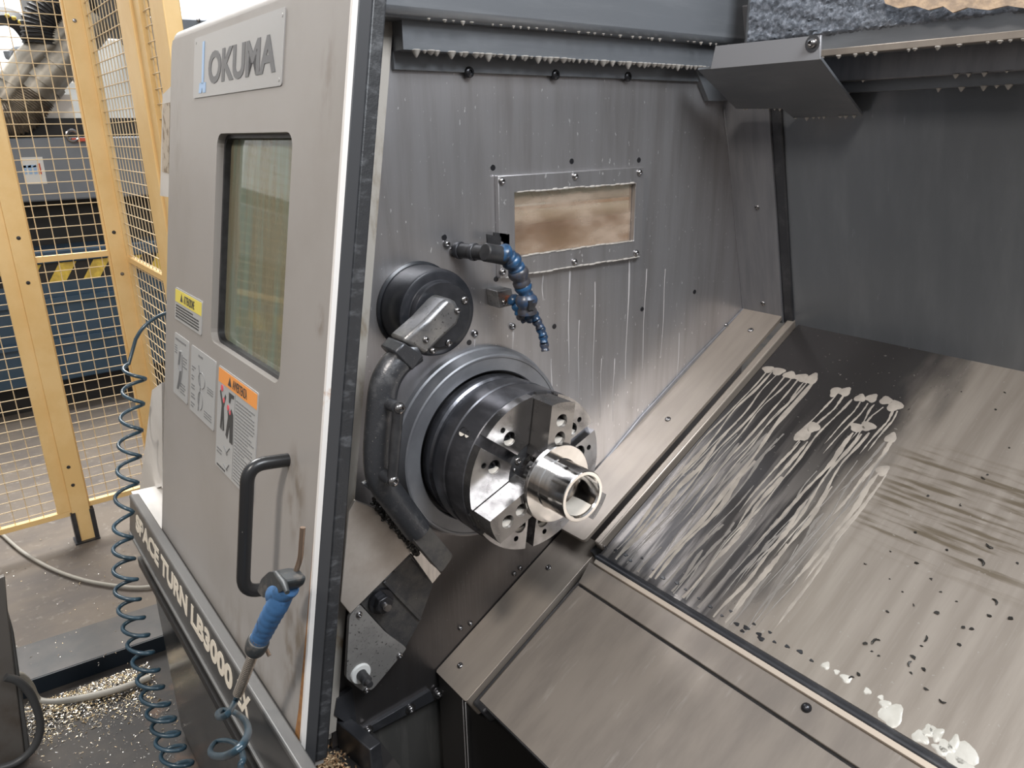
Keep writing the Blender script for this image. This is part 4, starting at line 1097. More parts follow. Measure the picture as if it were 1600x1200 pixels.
NB = thing('coolant_jet_nozzle', (WX, *tuple(onX(782, 466, WX)[1:])), 'thin blue segmented coolant hose from a small steel block, ending above the chuck', 'coolant hose')
bp_ = FX([(776, 455), (800, 451), (803, 477), (780, 482)], -0.130)
blk = part('block', MB().plate(bp_, WX, -0.130), M['arm_block'], NB, CH, bevel=0.0015)
screws(blk, CH, FX([(787.5, 472.5)], -0.130), w=-0.130, r=0.0052, h=0.004)
xs = -0.110
part('fitting', MB().tube([onX(793, 466, -0.131), onX(800, 468, -0.112)], 0.0055, 12), M['copper'], NB)
ch2 = [(799, 466), (808, 475), (813, 490), (822, 499), (833, 489), (838, 500), (844, 512), (848.5, 524), (850, 536), (852, 549)]
for i in range(len(ch2) - 1):
    xx = xs + 0.006 * min(i, 4)
    seg_part(onX(*ch2[i], xx), onX(*ch2[i + 1], xx + 0.004), 0.0105 if i < 4 else 0.0094 - 0.0002 * i, M['loc_blue' if i % 3 != 2 else 'loc_dark'], NB, 'segment' if i < len(ch2) - 2 else 'tip')
tb_ = FX([(761, 366), (783, 370), (783, 383), (762, 381)], -0.140)
bt = part('hose_bracket', MB().plate(tb_, -0.143, -0.140).plate(FX([(772, 363), (796, 366), (796, 390), (788, 390), (786, 378), (772, 374)], -0.150), -0.153, -0.150), M['black'], LT, CH)

# ================================================================== WAY COVERS
wc = thing('way_cover', tuple(BED @ Vector((0.4, -0.3, -0.03))), 'wide sloping stainless cover behind the chuck, half dark and streaked', 'way cover')
part('sheet', MB().plate([(-0.030, 0.006), (1.6, 0.006), (1.6, -0.646), (-0.030, -0.646)], -0.024, -0.020), M['bed_steel'], wc, BED)
RAILF = BED @ frame((-0.03, 0, 0), (0, 1, 0), (0, 0, 1), (1, 0, 0))     # x = slope, y = normal, z = along the machine
prof = [(-0.645, -0.026), (-0.6445, -0.020), (-0.6475, -0.0165), (-0.6505, -0.018), (-0.652, -0.0145), (-0.656, -0.013), (-0.6595, -0.0155), (-0.661, -0.019), (-0.663, -0.026)]
part('wiper_rail', MB().plate(prof, 0.0, 1.6, RAILF), M['dark_steel'], wc, smooth=60)
part('wiper_lip', MB().plate([(-0.6600, -0.026), (-0.6595, -0.0150), (-0.6670, -0.0170), (-0.6680, -0.026)], 0.004, 1.6, RAILF), M['wiper_beige'], wc, bevel=0.0006)
lc = thing('lower_way_cover', tuple(BED @ Vector((0.4, -0.85, -0.03))), 'stainless cover sheet at the bottom of the photo, sloping below the bolted strip', 'way cover')
es_ = part('edge_strip', MB().plate([(-0.038, -0.668), (1.6, -0.668), (1.6, -0.711), (-0.026, -0.711)], -0.028, -0.021), M['cover_steel'], lc, BED, bevel=0.0012)
bu, bv = pick(BED, 1260, 1106, -0.021)
part('bolt', MB().lathe([(0, 0.006), (0.003, 0.0058), (0.0062, 0.003), (0.0072, 0.0)], BED @ Matrix.Translation((bu, bv, -0.021)), 18), M['screw_black'], es_)
part('sheet', MB().plate([(-0.026, -0.7155), (1.6, -0.7155), (1.6, -0.968), (-0.026, -0.968)], -0.028, -0.022), M['cover_steel'], lc, BED, bevel=0.003)
part('front_fold', MB().bx(-0.024, 1.6, -0.970, -0.964, -0.12, -0.026), M['dark_steel'], lc, BED)
part('groove', MB().bx(-0.02, 1.6, -0.72, -0.70, -0.034, -0.029), M['black'], lc, BED)

# ------------------------------------------------------------------ coolant film: rivulets lying on the cover
fo = MB(); ft = MB(); r6 = random.Random(21)


def rivulet(mb, px, py, length, wdt, wob=0.004, h=0.0006, dx=0.0, taper=0.35):
    x0, s0 = pick(BED, px, py, -0.02)
    n = max(16, int(length / 0.006)); ph = r6.uniform(0, 6); k1 = r6.uniform(14, 26); k2 = r6.uniform(30, 48)
    L_, C1, Rr = [], [], []
    for i in range(n + 1):
        t = i / n; s = s0 - length * t
        if s < -0.640: break
        x = x0 + dx * t + wob * (math.sin(k1 * length * t + ph) * 0.7 + 0.3 * math.sin(k2 * length * t + 2 * ph)) * min(1, t * 4)
        w = wdt * (1 - (1 - taper) * t) * (0.7 + 0.3 * math.sin(31 * t + ph) ** 2 + 0.25 * math.sin(13 * t + 2 * ph)) * min(1, 0.55 + 5 * t) * min(1.0, (1 - t) / 0.16 + 0.06)
        L_.append((x - w, s)); Rr.append((x + w, s)); C1.append((x, s))
    vs = []
    for a, c, b in zip(L_, C1, Rr):
        vs += [BED @ Vector((a[0], a[1], -0.0201)), BED @ Vector((c[0], c[1], -0.02 + h)), BED @ Vector((b[0], b[1], -0.0201))]
    mb.add(vs, [(3 * i + k, 3 * i + k + 1, 3 * i + k + 4, 3 * i + k + 3) for i in range(len(L_) - 1) for k in (0, 1)])


def blob(mb, px, py, rx, ry, h=0.0008):
    x0, s0 = pick(BED, px, py, -0.02); n = 18; ph = r6.uniform(0, 6)
    ring = []
    for k in range(n):
        a = 2 * math.pi * k / n; q = 1 + 0.16 * math.sin(3 * a + ph) + 0.05 * math.sin(5 * a + 2 * ph)
        ring.append((x0 + rx * q * math.cos(a), s0 + ry * q * math.sin(a)))
    vs = [BED @ Vector((x0, s0, -0.02 + h))] + [BED @ Vector((x0 + (p[0] - x0) * 0.75, s0 + (p[1] - s0) * 0.75, -0.02 + h)) for p in ring] + [BED @ Vector((p[0], p[1], -0.0201)) for p in ring]
    mb.add(vs, [(0, 1 + k, 1 + (k + 1) % n) for k in range(n)] + [(1 + k, 1 + n + k, 1 + n + (k + 1) % n, 1 + (k + 1) % n) for k in range(n)])


for px, py, L_, w, dx in ((1197, 582, .30, .0024, -.012), (1207, 580, .34, .003, -.010), (1216, 583, .30, .0022, -.014), (1226, 588, .33, .0030, -.006), (1236, 592, .24, .0022, -.012),
                          (1246, 594, .34, .0030, -.002), (1256, 597, .22, .0022, -.006), (1268, 600, .60, .0055, .000), (1261, 598, .28, .0022, -.010),
                          (1306, 618, .10, .0024, -.012), (1318, 618, .13, .0028, -.012), (1331, 624, .14, .0026, -.008), (1344, 628, .10, .0022, -.008), (1356, 630, .12, .0024, -.006),
                          (1366, 632, .08, .0022, .0), (1380, 636, .09, .0022, -.006), (1396, 640, .10, .0028, -.002), (1402, 642, .09, .0024, .002),
                          (1262, 690, .20, .0036, -.006), (1250, 690, .16, .0030, -.008), (1272, 685, .30, .0026, -.004), (1333, 676, .26, .0046, -.012), (1346, 678, .30, .0034, -.006), (1358, 676, .26, .0030, -.002),
                          (1392, 690, .16, .0048, -.004), (1374, 738, .24, .0046, -.008), (1384, 742, .22, .0032, .0), (1180, 720, .28, .0055, -.004), (1222, 745, .30, .0050, -.004), (1262, 780, .26, .0046, .0), (1300, 760, .28, .0040, -.002),
                          (1110, 690, .26, .0050, -.006), (1085, 735, .20, .0055, -.004), (1150, 660, .36, .0046, -.008), (1340, 800, .22, .0040, .0), (1230, 850, .16, .0050, .0)):
    rivulet(fo, px, py, L_ * 1.12, w * 1.15, dx=dx, wob=0.0062, taper=0.5)
for i in range(75):
    t = r6.random(); px = 1010 + 390 * r6.random(); py = 640 + (px - 1010) * 0.12 + r6.uniform(0, 260)
    x0, s0 = pick(BED, px, py, -0.02)
    if s0 < -0.58 or x0 > 0.29 or x0 < 0.0: continue
    rivulet(ft, px, py, r6.uniform(0.08, 0.28), r6.uniform(0.0012, 0.0045), wob=0.006, h=0.0004, dx=r6.uniform(-.012, .0))
for px, py, rx, ry in ((1200, 577, .012, .010), (1216, 580, .014, .011), (1234, 586, .014, .010), (1252, 590, .014, .011), (1268, 592, .012, .016), (1305, 612, .009, .014), (1320, 612, .011, .012), (1344, 622, .010, .010),
                       (1362, 622, .010, .011), (1385, 626, .012, .010), (1398, 634, .013, .014), (1255, 678, .013, .020), (1270, 668, .012, .014), (1340, 668, .014, .010), (1356, 666, .013, .011), (1392, 684, .009, .012), (1379, 735, .010, .012)):
    blob(fo, px, py, rx, ry)
tag(part('coolant_rivulets', fo, M['foam'], None, fix=False), 'beige coolant runs streaking down the dark left half of the sloping cover', 'coolant', kind='stuff')
tag(part('coolant_film', ft, M['foam_thin'], None, fix=False), 'thin faint coolant traces between the thicker runs on the sloping cover', 'coolant', kind='stuff')
dd = MB()
for px, py, k in ((945, 854, 4), (962, 860, 5), (978, 867, 6), (985, 876, 5), (1003, 872, 4), (1036, 903, 6), (1058, 911, 6), (1071, 921, 4), (1110, 948, 5), (1151, 975, 6), (1166, 981, 7), (1160, 986, 5), (1186, 991, 6), (1189, 998, 7), (1203, 988, 4), (1230, 1010, 5), (1250, 1018, 6), (1268, 1032, 4), (1092, 935, 4), (1020, 890, 4), (1128, 962, 4), (1178, 975, 4), (1142, 955, 4), (1210, 1003, 4)):
    blob(dd, px, py, k / 1161 * 0.95, k / 1161 * 0.6, 0.0012)
tag(part('water_drops', dd, M['clear_drop'], None, fix=False), 'dark clear drops standing along the lower edge of the dark half of the cover', 'drops', kind='stuff')
fw = MB()
for px, py, rx, ry in ((1393, 1117, .014, .016), (1383, 1101, .007, .007), (1450, 1143, .007, .009), (1465, 1148, .006, .010), (1457, 1139, .004, .005), (1438, 1152, .010, .008), (1478, 1168, .010, .009), (1490, 1162, .006, .012), (1508, 1180, .013, .016),
                       (1498, 1195, .016, .012), (1322, 1060, .008, .006), (1355, 1080, .005, .005), (1376, 1090, .004, .004), (1290, 1040, .006, .006), (1307, 1050, .004, .004), (1470, 1172, .010, .006)):
    blob(fw, px, py, rx, ry, 0.0012)
tag(part('coolant_bubbles', fw, M['foam_white'], None, fix=False), 'white coolant puddles at the lower right edge of the sloping cover', 'coolant', kind='stuff')

# ------------------------------------------------------------------ single dark chips lying on the cover
chips = [(1365, 1002, 9), (1352, 1006, 8), (1372, 1000, 5), (1341, 1054, 7), (1330, 1058, 6), (1323, 1058, 4), (1427, 1027, 8), (1420, 1037, 7), (1424, 1052, 5), (1444, 1047, 7), (1447, 1077, 6), (1472, 1098, 7), (1505, 981, 7),
         (1518, 983, 6), (1547, 963, 7), (1578, 967, 8), (1448, 999, 8), (1499, 1008, 6), (1545, 855, 9), (1536, 878, 10), (1557, 940, 8), (1432, 880, 6), (1430, 832, 5), (1450, 775, 6), (1391, 862, 4), (1352, 882, 4),
         (1455, 905, 5), (1480, 860, 5), (1577, 700, 4), (1556, 640, 5), (1570, 614, 4), (1502, 612, 3), (1543, 742, 5), (1536, 748, 6), (1410, 925, 4), (1428, 946, 4), (1387, 956, 5), (1362, 1018, 4), (1373, 1025, 4), (1420, 640, 3),
         (1470, 925, 5), (1590, 880, 5), (1500, 790, 4), (1464, 958, 8), (1390, 905, 3), (1495, 940, 4), (1440, 1010, 4)]
r7 = random.Random(9)
for px, py, s in chips:
    x0, s0 = pick(BED, px, py, -0.02); d = s / 1161 * 0.95
    a = r7.uniform(0, 3.1); c, s_ = math.cos(a), math.sin(a)
    n = 7; path = []
    cv = r7.uniform(-1.2, 1.2)
    for i in range(n):
        t = (i / (n - 1) - 0.5) * d * 1.5; y = cv * (t * t / d)
        path.append(BED @ Vector((x0 + c * t - s_ * y, s0 + s_ * t + c * y, -0.0186)))
    cm = MB()
    if r7.random() < 0.4:
        cm.tube(path, [d * k for k in (.08, .2, .26, .2, .26, .18, .08)], 6)
    else:
        kk = r7.randint(5, 7); rad_ = [d * r7.uniform(0.3, 0.75) for _ in range(kk)]
        pts_ = [(rad_[i] * math.cos(2 * math.pi * i / kk + a), rad_[i] * 0.75 * math.sin(2 * math.pi * i / kk + a)) for i in range(kk)]
        cm.plate(pts_, 0, d * 0.35, BED @ Matrix.Translation((x0, s0, -0.0202)) @ Matrix.Rotation(r7.uniform(-.25, .25), 4, 'X'))
    o = part('metal_chip', cm, M['chip_black'])
    tag(o, 'small dark metal chip lying loose on the pale sloping cover', 'metal chip', 'dark chips on the sloping cover')

# ================================================================== AIR GUN AND COILED HOSE
GN = thing('air_gun', tuple(DOOR @ Vector((*pick(DOOR, 440, 935, 0.06), 0.06))), 'blue air blow gun hooked over the lower end of the black door handle', 'air gun')
DG = lambda x, y, w: DOOR @ Vector((*pick(DOOR, x, y, w), w))
gp = [DG(443, 921, .062), DG(436, 940, .066), DG(424, 962, .070), DG(414, 982, .072), DG(405, 1000, .074)]
gpp = smoothpath(gp, 7)
part('grip', MB().tube(gpp, [0.0150 - 0.0030 * (i / len(gpp)) + (0.0007 if (i % 3 == 0 and i > 8) else 0) for i in range(len(gpp))], 18), M['gun_blue'], GN)
part('head', MB().tube(smoothpath([DG(428, 932, .064), DG(440, 926, .064), (DG(456, 916, .058))], 5), [0.010, 0.0135, 0.0150, 0.0155, 0.0155, 0.015, 0.0145, 0.014, 0.0135, 0.013, 0.012], 18), M['gun_blue'], GN, bevel=0.003)
part('lever', MB().plate(rpoly(picks(DOOR, [(411, 922), (417, 903), (430, 891), (447, 893), (459, 906), (455, 918), (436, 930), (420, 932)], 0.066), 0.006), 0.050, 0.074), M['gun_dark'], GN, DOOR, bevel=0.007)
part('lever', MB().tube([DG(432, 896, .074), DG(444, 912, .078), DG(449, 926, .080)], [0.004, 0.0045, 0.003], 10), M['gun_dark'], GN)
part('trigger_rod', MB().tube([DG(411, 1003, .060), DG(416, 1014, .060), DG(421, 1025, .058)], 0.0026, 8), M['brass_tube'], GN)
part('nozzle_tube', MB().tube(smoothpath([DG(454, 914, .056), DG(462, 894, .054), DG(469, 872, .052), DG(471, 850, .052), DG(473, 824, .052)], 6), 0.0034, 12), M['brass_tube'], GN)
part('collar', MB().tube([DG(407, 996, .074), DG(403, 1003, .075)], 0.0118, 16), M['brass_tube'], GN)
part('coupling', MB().tube(smoothpath([DG(405, 999, .075), DG(401, 1008, .076), DG(397, 1019, .077)], 3), [0.0135, 0.0148, 0.015, 0.015, 0.0145, 0.0135, 0.011], 18), M['gun_dark'], GN, bevel=0.001)
sp0, sp1 = DG(397, 1019, .077), DG(372, 1084, .080); n = 260; hl = []
ax = (sp1 - sp0).normalized(); e1_ = ax.orthogonal().normalized(); e2_ = ax.cross(e1_)
for i in range(n):
    t = i / (n - 1); a = t * 2 * math.pi * 26
    hl.append(sp0.lerp(sp1, t) + (e1_ * math.cos(a) + e2_ * math.sin(a)) * 0.0062)
part('spring_sleeve', MB().tube(hl, 0.0013, 6), M['spring'], GN)

ax_px = [(211, 570, 17.5), (209, 605, 17), (206, 646, 17), (203, 688, 17.5), (201, 728, 17), (197, 770, 16.5), (191, 818, 13), (192, 853, 15), (194, 885, 17), (197, 918, 18), (202, 948, 18), (209, 976, 18), (216, 1003, 18),
         (224, 1030, 18), (232, 1058, 18.5), (238, 1084, 19), (248, 1111, 20), (256, 1132, 20), (262, 1156, 20), (271, 1177, 21), (283, 1203, 22), (298, 1232, 22), (318, 1255, 22)]
YH = -0.475
cen = []; rads = []
for x, y, am in ax_px:
    p = Vector(onX(x, y, -1.10 + 0.50 * (y - 560) / 600)); dep = (RW.T @ (np.array(p) - CAM))[2]
    cen.append(p); rads.append(am / FPX * dep)
hp_ = [Vector(onX(285, 486, -1.12)), Vector(onX(258, 490, -1.12)), Vector(onX(238, 500, -1.12)), Vector(onX(222, 514, -1.12)), Vector(onX(212, 530, -1.12))]
path = smoothpath(hp_, 6)
K = 16
LAT = Vector((RW[0][0], RW[1][0], 0)).normalized(); FWD = Vector((-LAT.y, LAT.x, 0))
for i in range(len(cen) - 1):
    for k in range(K):
        t = k / K; c = cen[i].lerp(cen[i + 1], t); r = rads[i] * (1 - t) + rads[i + 1] * t
        a = 2 * math.pi * t + 2.4
        path.append(c + LAT * (math.cos(a) * r) + FWD * (math.sin(a) * r * 0.55))
tail = [(cen[-1] + Vector((0.05, 0, -0.05))), Vector(onY(352, 1300, -0.50)), Vector(onY(386, 1240, -0.50))]
gl = [(376, 1200, -.490), (380, 1184, -.480), (372.5, 1164.5, -.455), (355, 1157.5, -.450), (338, 1159, -.455), (329, 1170, -.480), (331, 1179, -.51), (348, 1182, -.53), (369, 1173, -.53), (383, 1157, -.515), (388, 1140, -.49), (381, 1124, -.465),
      (364, 1112, -.455), (347, 1110, -.46), (340, 1115.5, -.48), (344, 1121, -.495), (356, 1115, -.495)]
path2 = smoothpath(tail + [Vector(onY(*g)) for g in gl] + [DG(366, 1099, .081), sp1, sp1.lerp(sp0, 0.3)], 6)
HS = part('coiled_hose', MB().tube(path + smoothpath([path[-1], tail[0]], 4)[1:-1] + path2, 0.0043, 10), M['hose'])
tag(HS, 'dark blue coiled air hose hanging past the left end of the machine', 'air hose')

# ================================================================== FENCE
XF = -2.28; YBC = -0.10


def wires(mb, F, u0, u1, v0, v1, du, dv, r=0.0022):
    u = u0 + du * 0.6
    while u < u1 - 0.004:
        mb.tube([F @ Vector((u, v0, 0)), F @ Vector((u, v1, 0))], r, 6); u += du
    v = v0 + dv * 0.5
    while v < v1:
        mb.tube([F @ Vector((u0, v, 2 * r)), F @ Vector((u1, v, 2 * r))], r, 6); v += dv


FA = frame((XF, 0, 0), (0, 1, 0), (0, 0, 1), (1, 0, 0))
FB = frame((0, YBC, 0), (1, 0, 0), (0, 0, 1), (0, -1, 0))
ZT = 1.12
zbot = onX(99, 792, XF)[2]
zmid = onX(58, 405, XF)[2]


def fence_panel(F, u0, u1, label, z0, rail=None, fw=0.016, left=True, right=True, loc=(0, 0, 0), fwr=None):
    t = thing('mesh_fence', loc, label, 'fence', 'yellow mesh panels of the machine fence')
    wm = MB(); wires(wm, F, u0, u1, z0, ZT, 0.046, 0.038, 0.0016); part('wire_mesh', wm, M['fence_wire'], t)
    if left: part('frame_upright', MB().bx(u0, u0 + fw, z0, ZT, -0.012, 0.012, F), M['fence_yellow'], t, bevel=0.001)
    if right: part('frame_upright', MB().bx(u1 - (fwr or fw), u1, z0, ZT, -0.012, 0.012, F), M['fence_yellow'], t, bevel=0.001)
    part('frame_rail', MB().bx(u0, u1, z0 - 0.02, z0, -0.012, 0.012, F), M['fence_yellow'], t)
    if rail is not None: part('frame_rail', MB().bx(u0, u1, rail - 0.012, rail + 0.008, -0.010, 0.010, F), M['fence_yellow'], t)
    return t


def post(F, u0, u1, w0, w1, z0, z1, label, bolts=(), foot=False):
    c = F @ Vector(((u0 + u1) / 2, DECK_Z, 0))
    t = thing('fence_post', tuple(c), label, 'fence post', 'yellow posts of the machine fence')
    part('upright', MB().bx(u0, u1, z0, z1, w0, w1, F), M['fence_yellow'], t, bevel=0.003)
    if foot:
        part('foot_bracket', MB().bx(u0 - 0.006, u0 + 0.010, DECK_Z + 0.001, DECK_Z + 0.13, w0, w1 + 0.004, F).bx(u1 - 0.004, u1 + 0.012, DECK_Z + 0.001, DECK_Z + 0.13, w0, w1 + 0.004, F).bx(u0 - 0.012, u1 + 0.012, DECK_Z + 0.001, DECK_Z + 0.006, w0 - 0.01, w1 + 0.015, F), M['dark_steel'], t)
    for (u, v, m) in bolts:
        part('bolt', MB().lathe([(0, 0.003), (0.006, 0.002), (0.0075, -0.002)], F @ Matrix.Translation((u, v, w1)), 12), M[m], t)
    return t


fence_panel(FA, -1.5, -0.462, 'yellow mesh fence panel cut by the left edge of the photo', zbot - 0.02, zmid, fwr=0.045, loc=(XF, -0.9, DECK_Z))
fence_panel(FA, -0.402, -0.163, 'narrow yellow mesh fence panel between the two nearest posts', zbot, zmid, loc=(XF, -0.28, DECK_Z), fw=0.006)
hole = lambda x, y: (*FX([(x, y)], XF + 0.022)[0], 'black')
post(FA, -0.462, -0.400, -0.022, 0.022, DECK_Z + 0.001, ZT, 'yellow fence post with a bracketed foot on the floor, leftmost', [hole(29, 372), hole(44, 442), hole(107, 730), hole(114, 758)], True)
bq = (*FX([(117, 32)], XF + 0.03)[0], 'screw')
post(FA, -0.163, -0.098, -0.025, 0.025, DECK_Z + 0.001, ZT, 'yellow corner fence post beside the coiled hose', [bq, (*FX([(178, 363)], XF + 0.025)[0], 'black'), (*FX([(191, 428)], XF + 0.025)[0], 'screw')])
ux = lambda x, y: onY(x, y, YBC - 0.012)[0]
c0, c1, c2_ = ux(186, 4), ux(201, 4), ux(212, 4)
d0, d1 = ux(238, 4), ux(254, 4)
zmb = onY(195, 399, YBC)[2]
fence_panel(FB, XF + 0.02, c0, 'yellow mesh fence panel running back from the corner post', zbot, zmb, loc=(-2.0, YBC, DECK_Z))
post(FB, c0, c1 + 0.04, -0.02, 0.02, DECK_Z + 0.001, ZT, 'yellow fence post in the middle, half hidden by the machine', [])
fence_panel(FB, c1 + 0.042, d0, 'narrow yellow mesh fence panel next to the grey door', zbot, None, fw=0.06, loc=(-1.5, YBC, DECK_Z), right=False)
post(FB, d0, d1 + 0.03, -0.02, 0.02, DECK_Z + 0.001, ZT, 'yellow fence post next to the top left corner of the grey door', [])

# ================================================================== BEYOND THE FENCE
XB = -4.0
yz = lambda x, y, X=XB: tuple(onX(x, y, X)[1:])
BM = thing('blue_grey_machine', (XB - 0.5, -0.1, DECK_Z), 'grey and dark blue machine behind the yellow fence', 'machine')
(ya, zt_), (yb_, zbm) = yz(18, 216), yz(150, 310)
part('grey_cover', MB().bx(XB - 0.8, XB, -2.0, 0.62, zbm, zt_), M['mach_grey'], BM, bevel=0.01)
part('cover_top', MB().bx(XB - 0.8, XB - 0.1, -2.0, 0.4, zt_, zt_ + 0.10), M['mach_black'], BM)
zs0, zs1 = yz(0, 410)[1], yz(0, 450)[1]
part('opening', MB().bx(XB - 0.8, XB - 0.25, -2.0, 0.9, zs0, zbm), M['mach_black'], BM)
bb = part('blue_base', MB().bx(XB - 0.8, XB + 0.02, -2.0, 0.9, -0.82, zs0 + 0.04), M['mach_blue'], BM, bevel=0.008)
part('plinth', MB().bx(XB - 0.8, XB - 0.1, -2.0, 0.9, DECK_Z + 0.001, -0.82), M['mach_black'], BM)
for z in (-0.02 + zs0, -0.37, -0.60): part('ledge', MB().bx(XB + 0.015, XB + 0.05, -2.0, 0.9, z, z + 0.03), M['mach_blue'], bb)
st = MB(); st2 = MB()
y = -2.0; k = 0
while y < 0.85:
    q = [(y, zs1), (y + 0.085, zs1), (y + 0.155, zs0 - 0.03), (y + 0.07, zs0 - 0.03)]
    (st if k % 2 else st2).plate(q, 0.021, 0.0225, frame((XB, 0, 0), (0, 1, 0), (0, 0, 1), (1, 0, 0))); y += 0.085; k += 1
hz = part('hazard_stripe', st, M['stripe_yellow'], bb); part('stripe_black', st2, M['mach_black'], hz)
stq = [yz(31, 246), yz(66, 245), yz(74, 287), yz(40, 288)]
GF = frame((XB, 0, 0), (0, 1, 0), (0, 0, 1), (1, 0, 0))
sk = part('sticker', MB().plate(stq, 0.0, 0.003, GF), M['sticker_white'], BM, label='white logo sticker')
lg = MB()
for i, (xa, xb) in enumerate(((35, 40), (43, 48), (51, 56))):
    lg.plate([yz(xa, 259 + i * 0.2), yz(xb, 258), yz(xb + 3, 272), yz(xa + 3, 272.5)], 0.003, 0.005, GF)
lg.plate([yz(35, 259), yz(56, 257), yz(56.5, 261), yz(36, 262.5)], 0.003, 0.005, GF)
part('logo_mark', lg, M['emblem_blue'], sk); part('logo_bar', MB().plate([yz(58, 256), yz(62, 255), yz(65.5, 272), yz(61, 272.5)], 0.003, 0.005, GF), M['red'], sk)
ey_ = yz(112, 212)
ring = [GF @ Vector((ey_[0] + 0.028 * math.cos(t), ey_[1] + 0.028 * math.sin(t), 0.02)) for t in np.linspace(0, 6.2832, 20)]
part('eye_bolt', MB().tube(ring, 0.008, 8), M['screw'], BM)
part('red_knob', MB().box(GF @ Vector((*yz(126, 218), 0.0)), (0.05, 0.09, 0.018)), M['red'], BM)
part('white_hood', MB().plate([yz(68, 146), yz(116, 146), yz(125, 196), yz(66, 190)], -0.5, -0.12, GF), M['white_paint'], BM)
part('tan_shield', MB().plate([yz(40, 190), yz(66, 150), yz(70, 186)], -0.11, -0.09, GF), M['tan'], BM)


def background(name, mesh, m, label, cat, group=None):
    return tag(part(name, mesh, m), label, cat, group)


XD = -4.05
DU = thing('extraction_duct', (XD, -0.2, 0.5), 'pair of slanting metal pipes with ribbed hose above the machine behind the fence', 'duct')
V3 = lambda x, y, X=XD: Vector(onX(x, y, X))
part('pipe', MB().tube([V3(6, 158), V3(45, 98), V3(75, 72), V3(120, 30)], 0.075, 18), M['duct'], DU)
part('pipe', MB().tube([V3(50, 150), V3(80, 112), V3(112, 76), V3(150, 30)], 0.095, 18), M['duct'], DU)
for a, b in (((64, 132), (72, 122)), ((86, 106), (94, 97)), ((20, 136), (26, 127))):
    part('clamp_band', MB().tube([V3(*a), V3(*b)], 0.104 if a[0] > 30 else 0.083, 18), M['duct'], DU)
n = 60; hp_ = smoothpath([V3(52, 146), V3(38, 166), V3(22, 180), V3(-10, 186)], 20)
part('ribbed_hose', MB().tube(hp_, [0.095 + (0.012 if i % 3 == 0 else 0) for i in range(len(hp_))], 16), M['duct_rib'], DU, smooth=0)
hp_ = smoothpath([V3(66, 70), V3(64, 42), V3(76, 18), V3(100, 4), V3(140, -6)], 16)
part('black_hose', MB().tube(hp_, [0.085 + (0.008 if i % 3 == 0 else 0) for i in range(len(hp_))], 16), M['mach_black'], DU, smooth=0)
cc = smoothpath([V3(-10, 26, -4.2), V3(10, 26, -4.2), V3(30, 36, -4.2), V3(46, 56, -4.2), V3(54, 74, -4.2)], 6)
CCc = part('cable_chain', MB().tube(cc, 0.045, 4), M['mach_black']); tag(CCc, 'black cable carrier with yellow dots, top left behind the fence', 'cable chain')
WORLD[CCc.name] = I4
for i in (6, 9, 12, 16, 20, 23):
    if i < len(cc): part('yellow_dot', MB().ball(cc[i] + Vector((0.042, 0, 0)), 0.012, 8, 5), M['stripe_yellow'], CCc)
background('grey_cable', MB().tube(smoothpath([V3(10, 80, -4.3), V3(14, 90, -4.3), V3(22, 78, -4.3), V3(40, 76, -4.3), V3(56, 78, -4.3)], 5) + [V3(80, 80, -4.3)], 0.016, 8), M['mach_grey'], 'grey cable arching beside the slanting pipes', 'cable')
PC = thing('pale_cabinet', (-5.4, 0.7, DECK_Z), 'pale grey machine cabinet seen through the fence behind the corner post', 'machine')
part('cabinet_body', MB().bx(-5.9, -4.95, 0.15, 1.25, DECK_Z + 0.001, yz(170, 60, -4.95)[1]), M['mach_pale'], PC, bevel=0.01)
part('top_fan', MB().bx(-5.8, -5.0, 0.15, 0.9, yz(170, 60, -4.95)[1], yz(170, 60, -4.95)[1] + 0.4), M['mach_black'], PC)
q = [yz(188, 42, -4.93), yz(214, 44, -4.93), yz(214, 72, -4.93), yz(190, 70, -4.93)]
part('control_unit', MB().plate(q, 0, 0.04, frame((-4.93, 0, 0), (0, 1, 0), (0, 0, 1), (1, 0, 0))), M['mach_black'], PC)
q = [yz(176, 190, -4.90), yz(250, 190, -4.90), yz(250, 420, -4.90), yz(185, 420, -4.90)]
part('lower_housing', MB().plate(q, -0.1, 0.04, frame((-4.90, 0, 0), (0, 1, 0), (0, 0, 1), (1, 0, 0))), M['mach_grey'], PC)
q = [yz(180, 240, -4.86), yz(250, 240, -4.86), yz(250, 330, -4.86), yz(186, 330, -4.86)]
part('dark_panel', MB().plate(q, 0, 0.03, frame((-4.86, 0, 0), (0, 1, 0), (0, 0, 1), (1, 0, 0))), M['mach_black'], PC)
XW = -4.4
q = [yz(222, 25, XW), yz(326, 31, XW), yz(345, 140, XW), yz(225, 140, XW)]
SBX = thing('switch_box', (XW, 1.0, 0.9), 'slate grey steel box above the top left corner of the grey door', 'box')
EF = frame((XW, 0, 0), (0, 1, 0), (0, 0, 1), (1, 0, 0))
part('box_shell', MB().plate(q, -0.35, 0.0, EF), M['mach_grey'], SBX, bevel=0.008)
for x, y in ((310, 32), (266, 51), (266, 78)): part('screw', MB().ball(EF @ Vector((*yz(x, y, XW), 0)), 0.013, 8, 5), M['screw'], SBX)
part('cable_gland', MB().tube([EF @ Vector((*yz(271, 26, XW), -0.05)), EF @ Vector((*yz(271, 12, XW), -0.05))], [0.028, 0.018], 10), M['mach_black'], SBX)
q = [yz(300, -20, -5.4), yz(325, -20, -5.4), yz(326, 60, -5.4), yz(302, 60, -5.4)]
background('wall_cabinet', MB().plate(q, -0.3, 0.0, frame((-5.4, 0, 0), (0, 1, 0), (0, 0, 1), (1, 0, 0))), M['white_paint'], 'white cabinet edge above the slate grey box', 'cabinet')

# ================================================================== FLOOR LITTER, CABLES, BIN
r8 = random.Random(4)


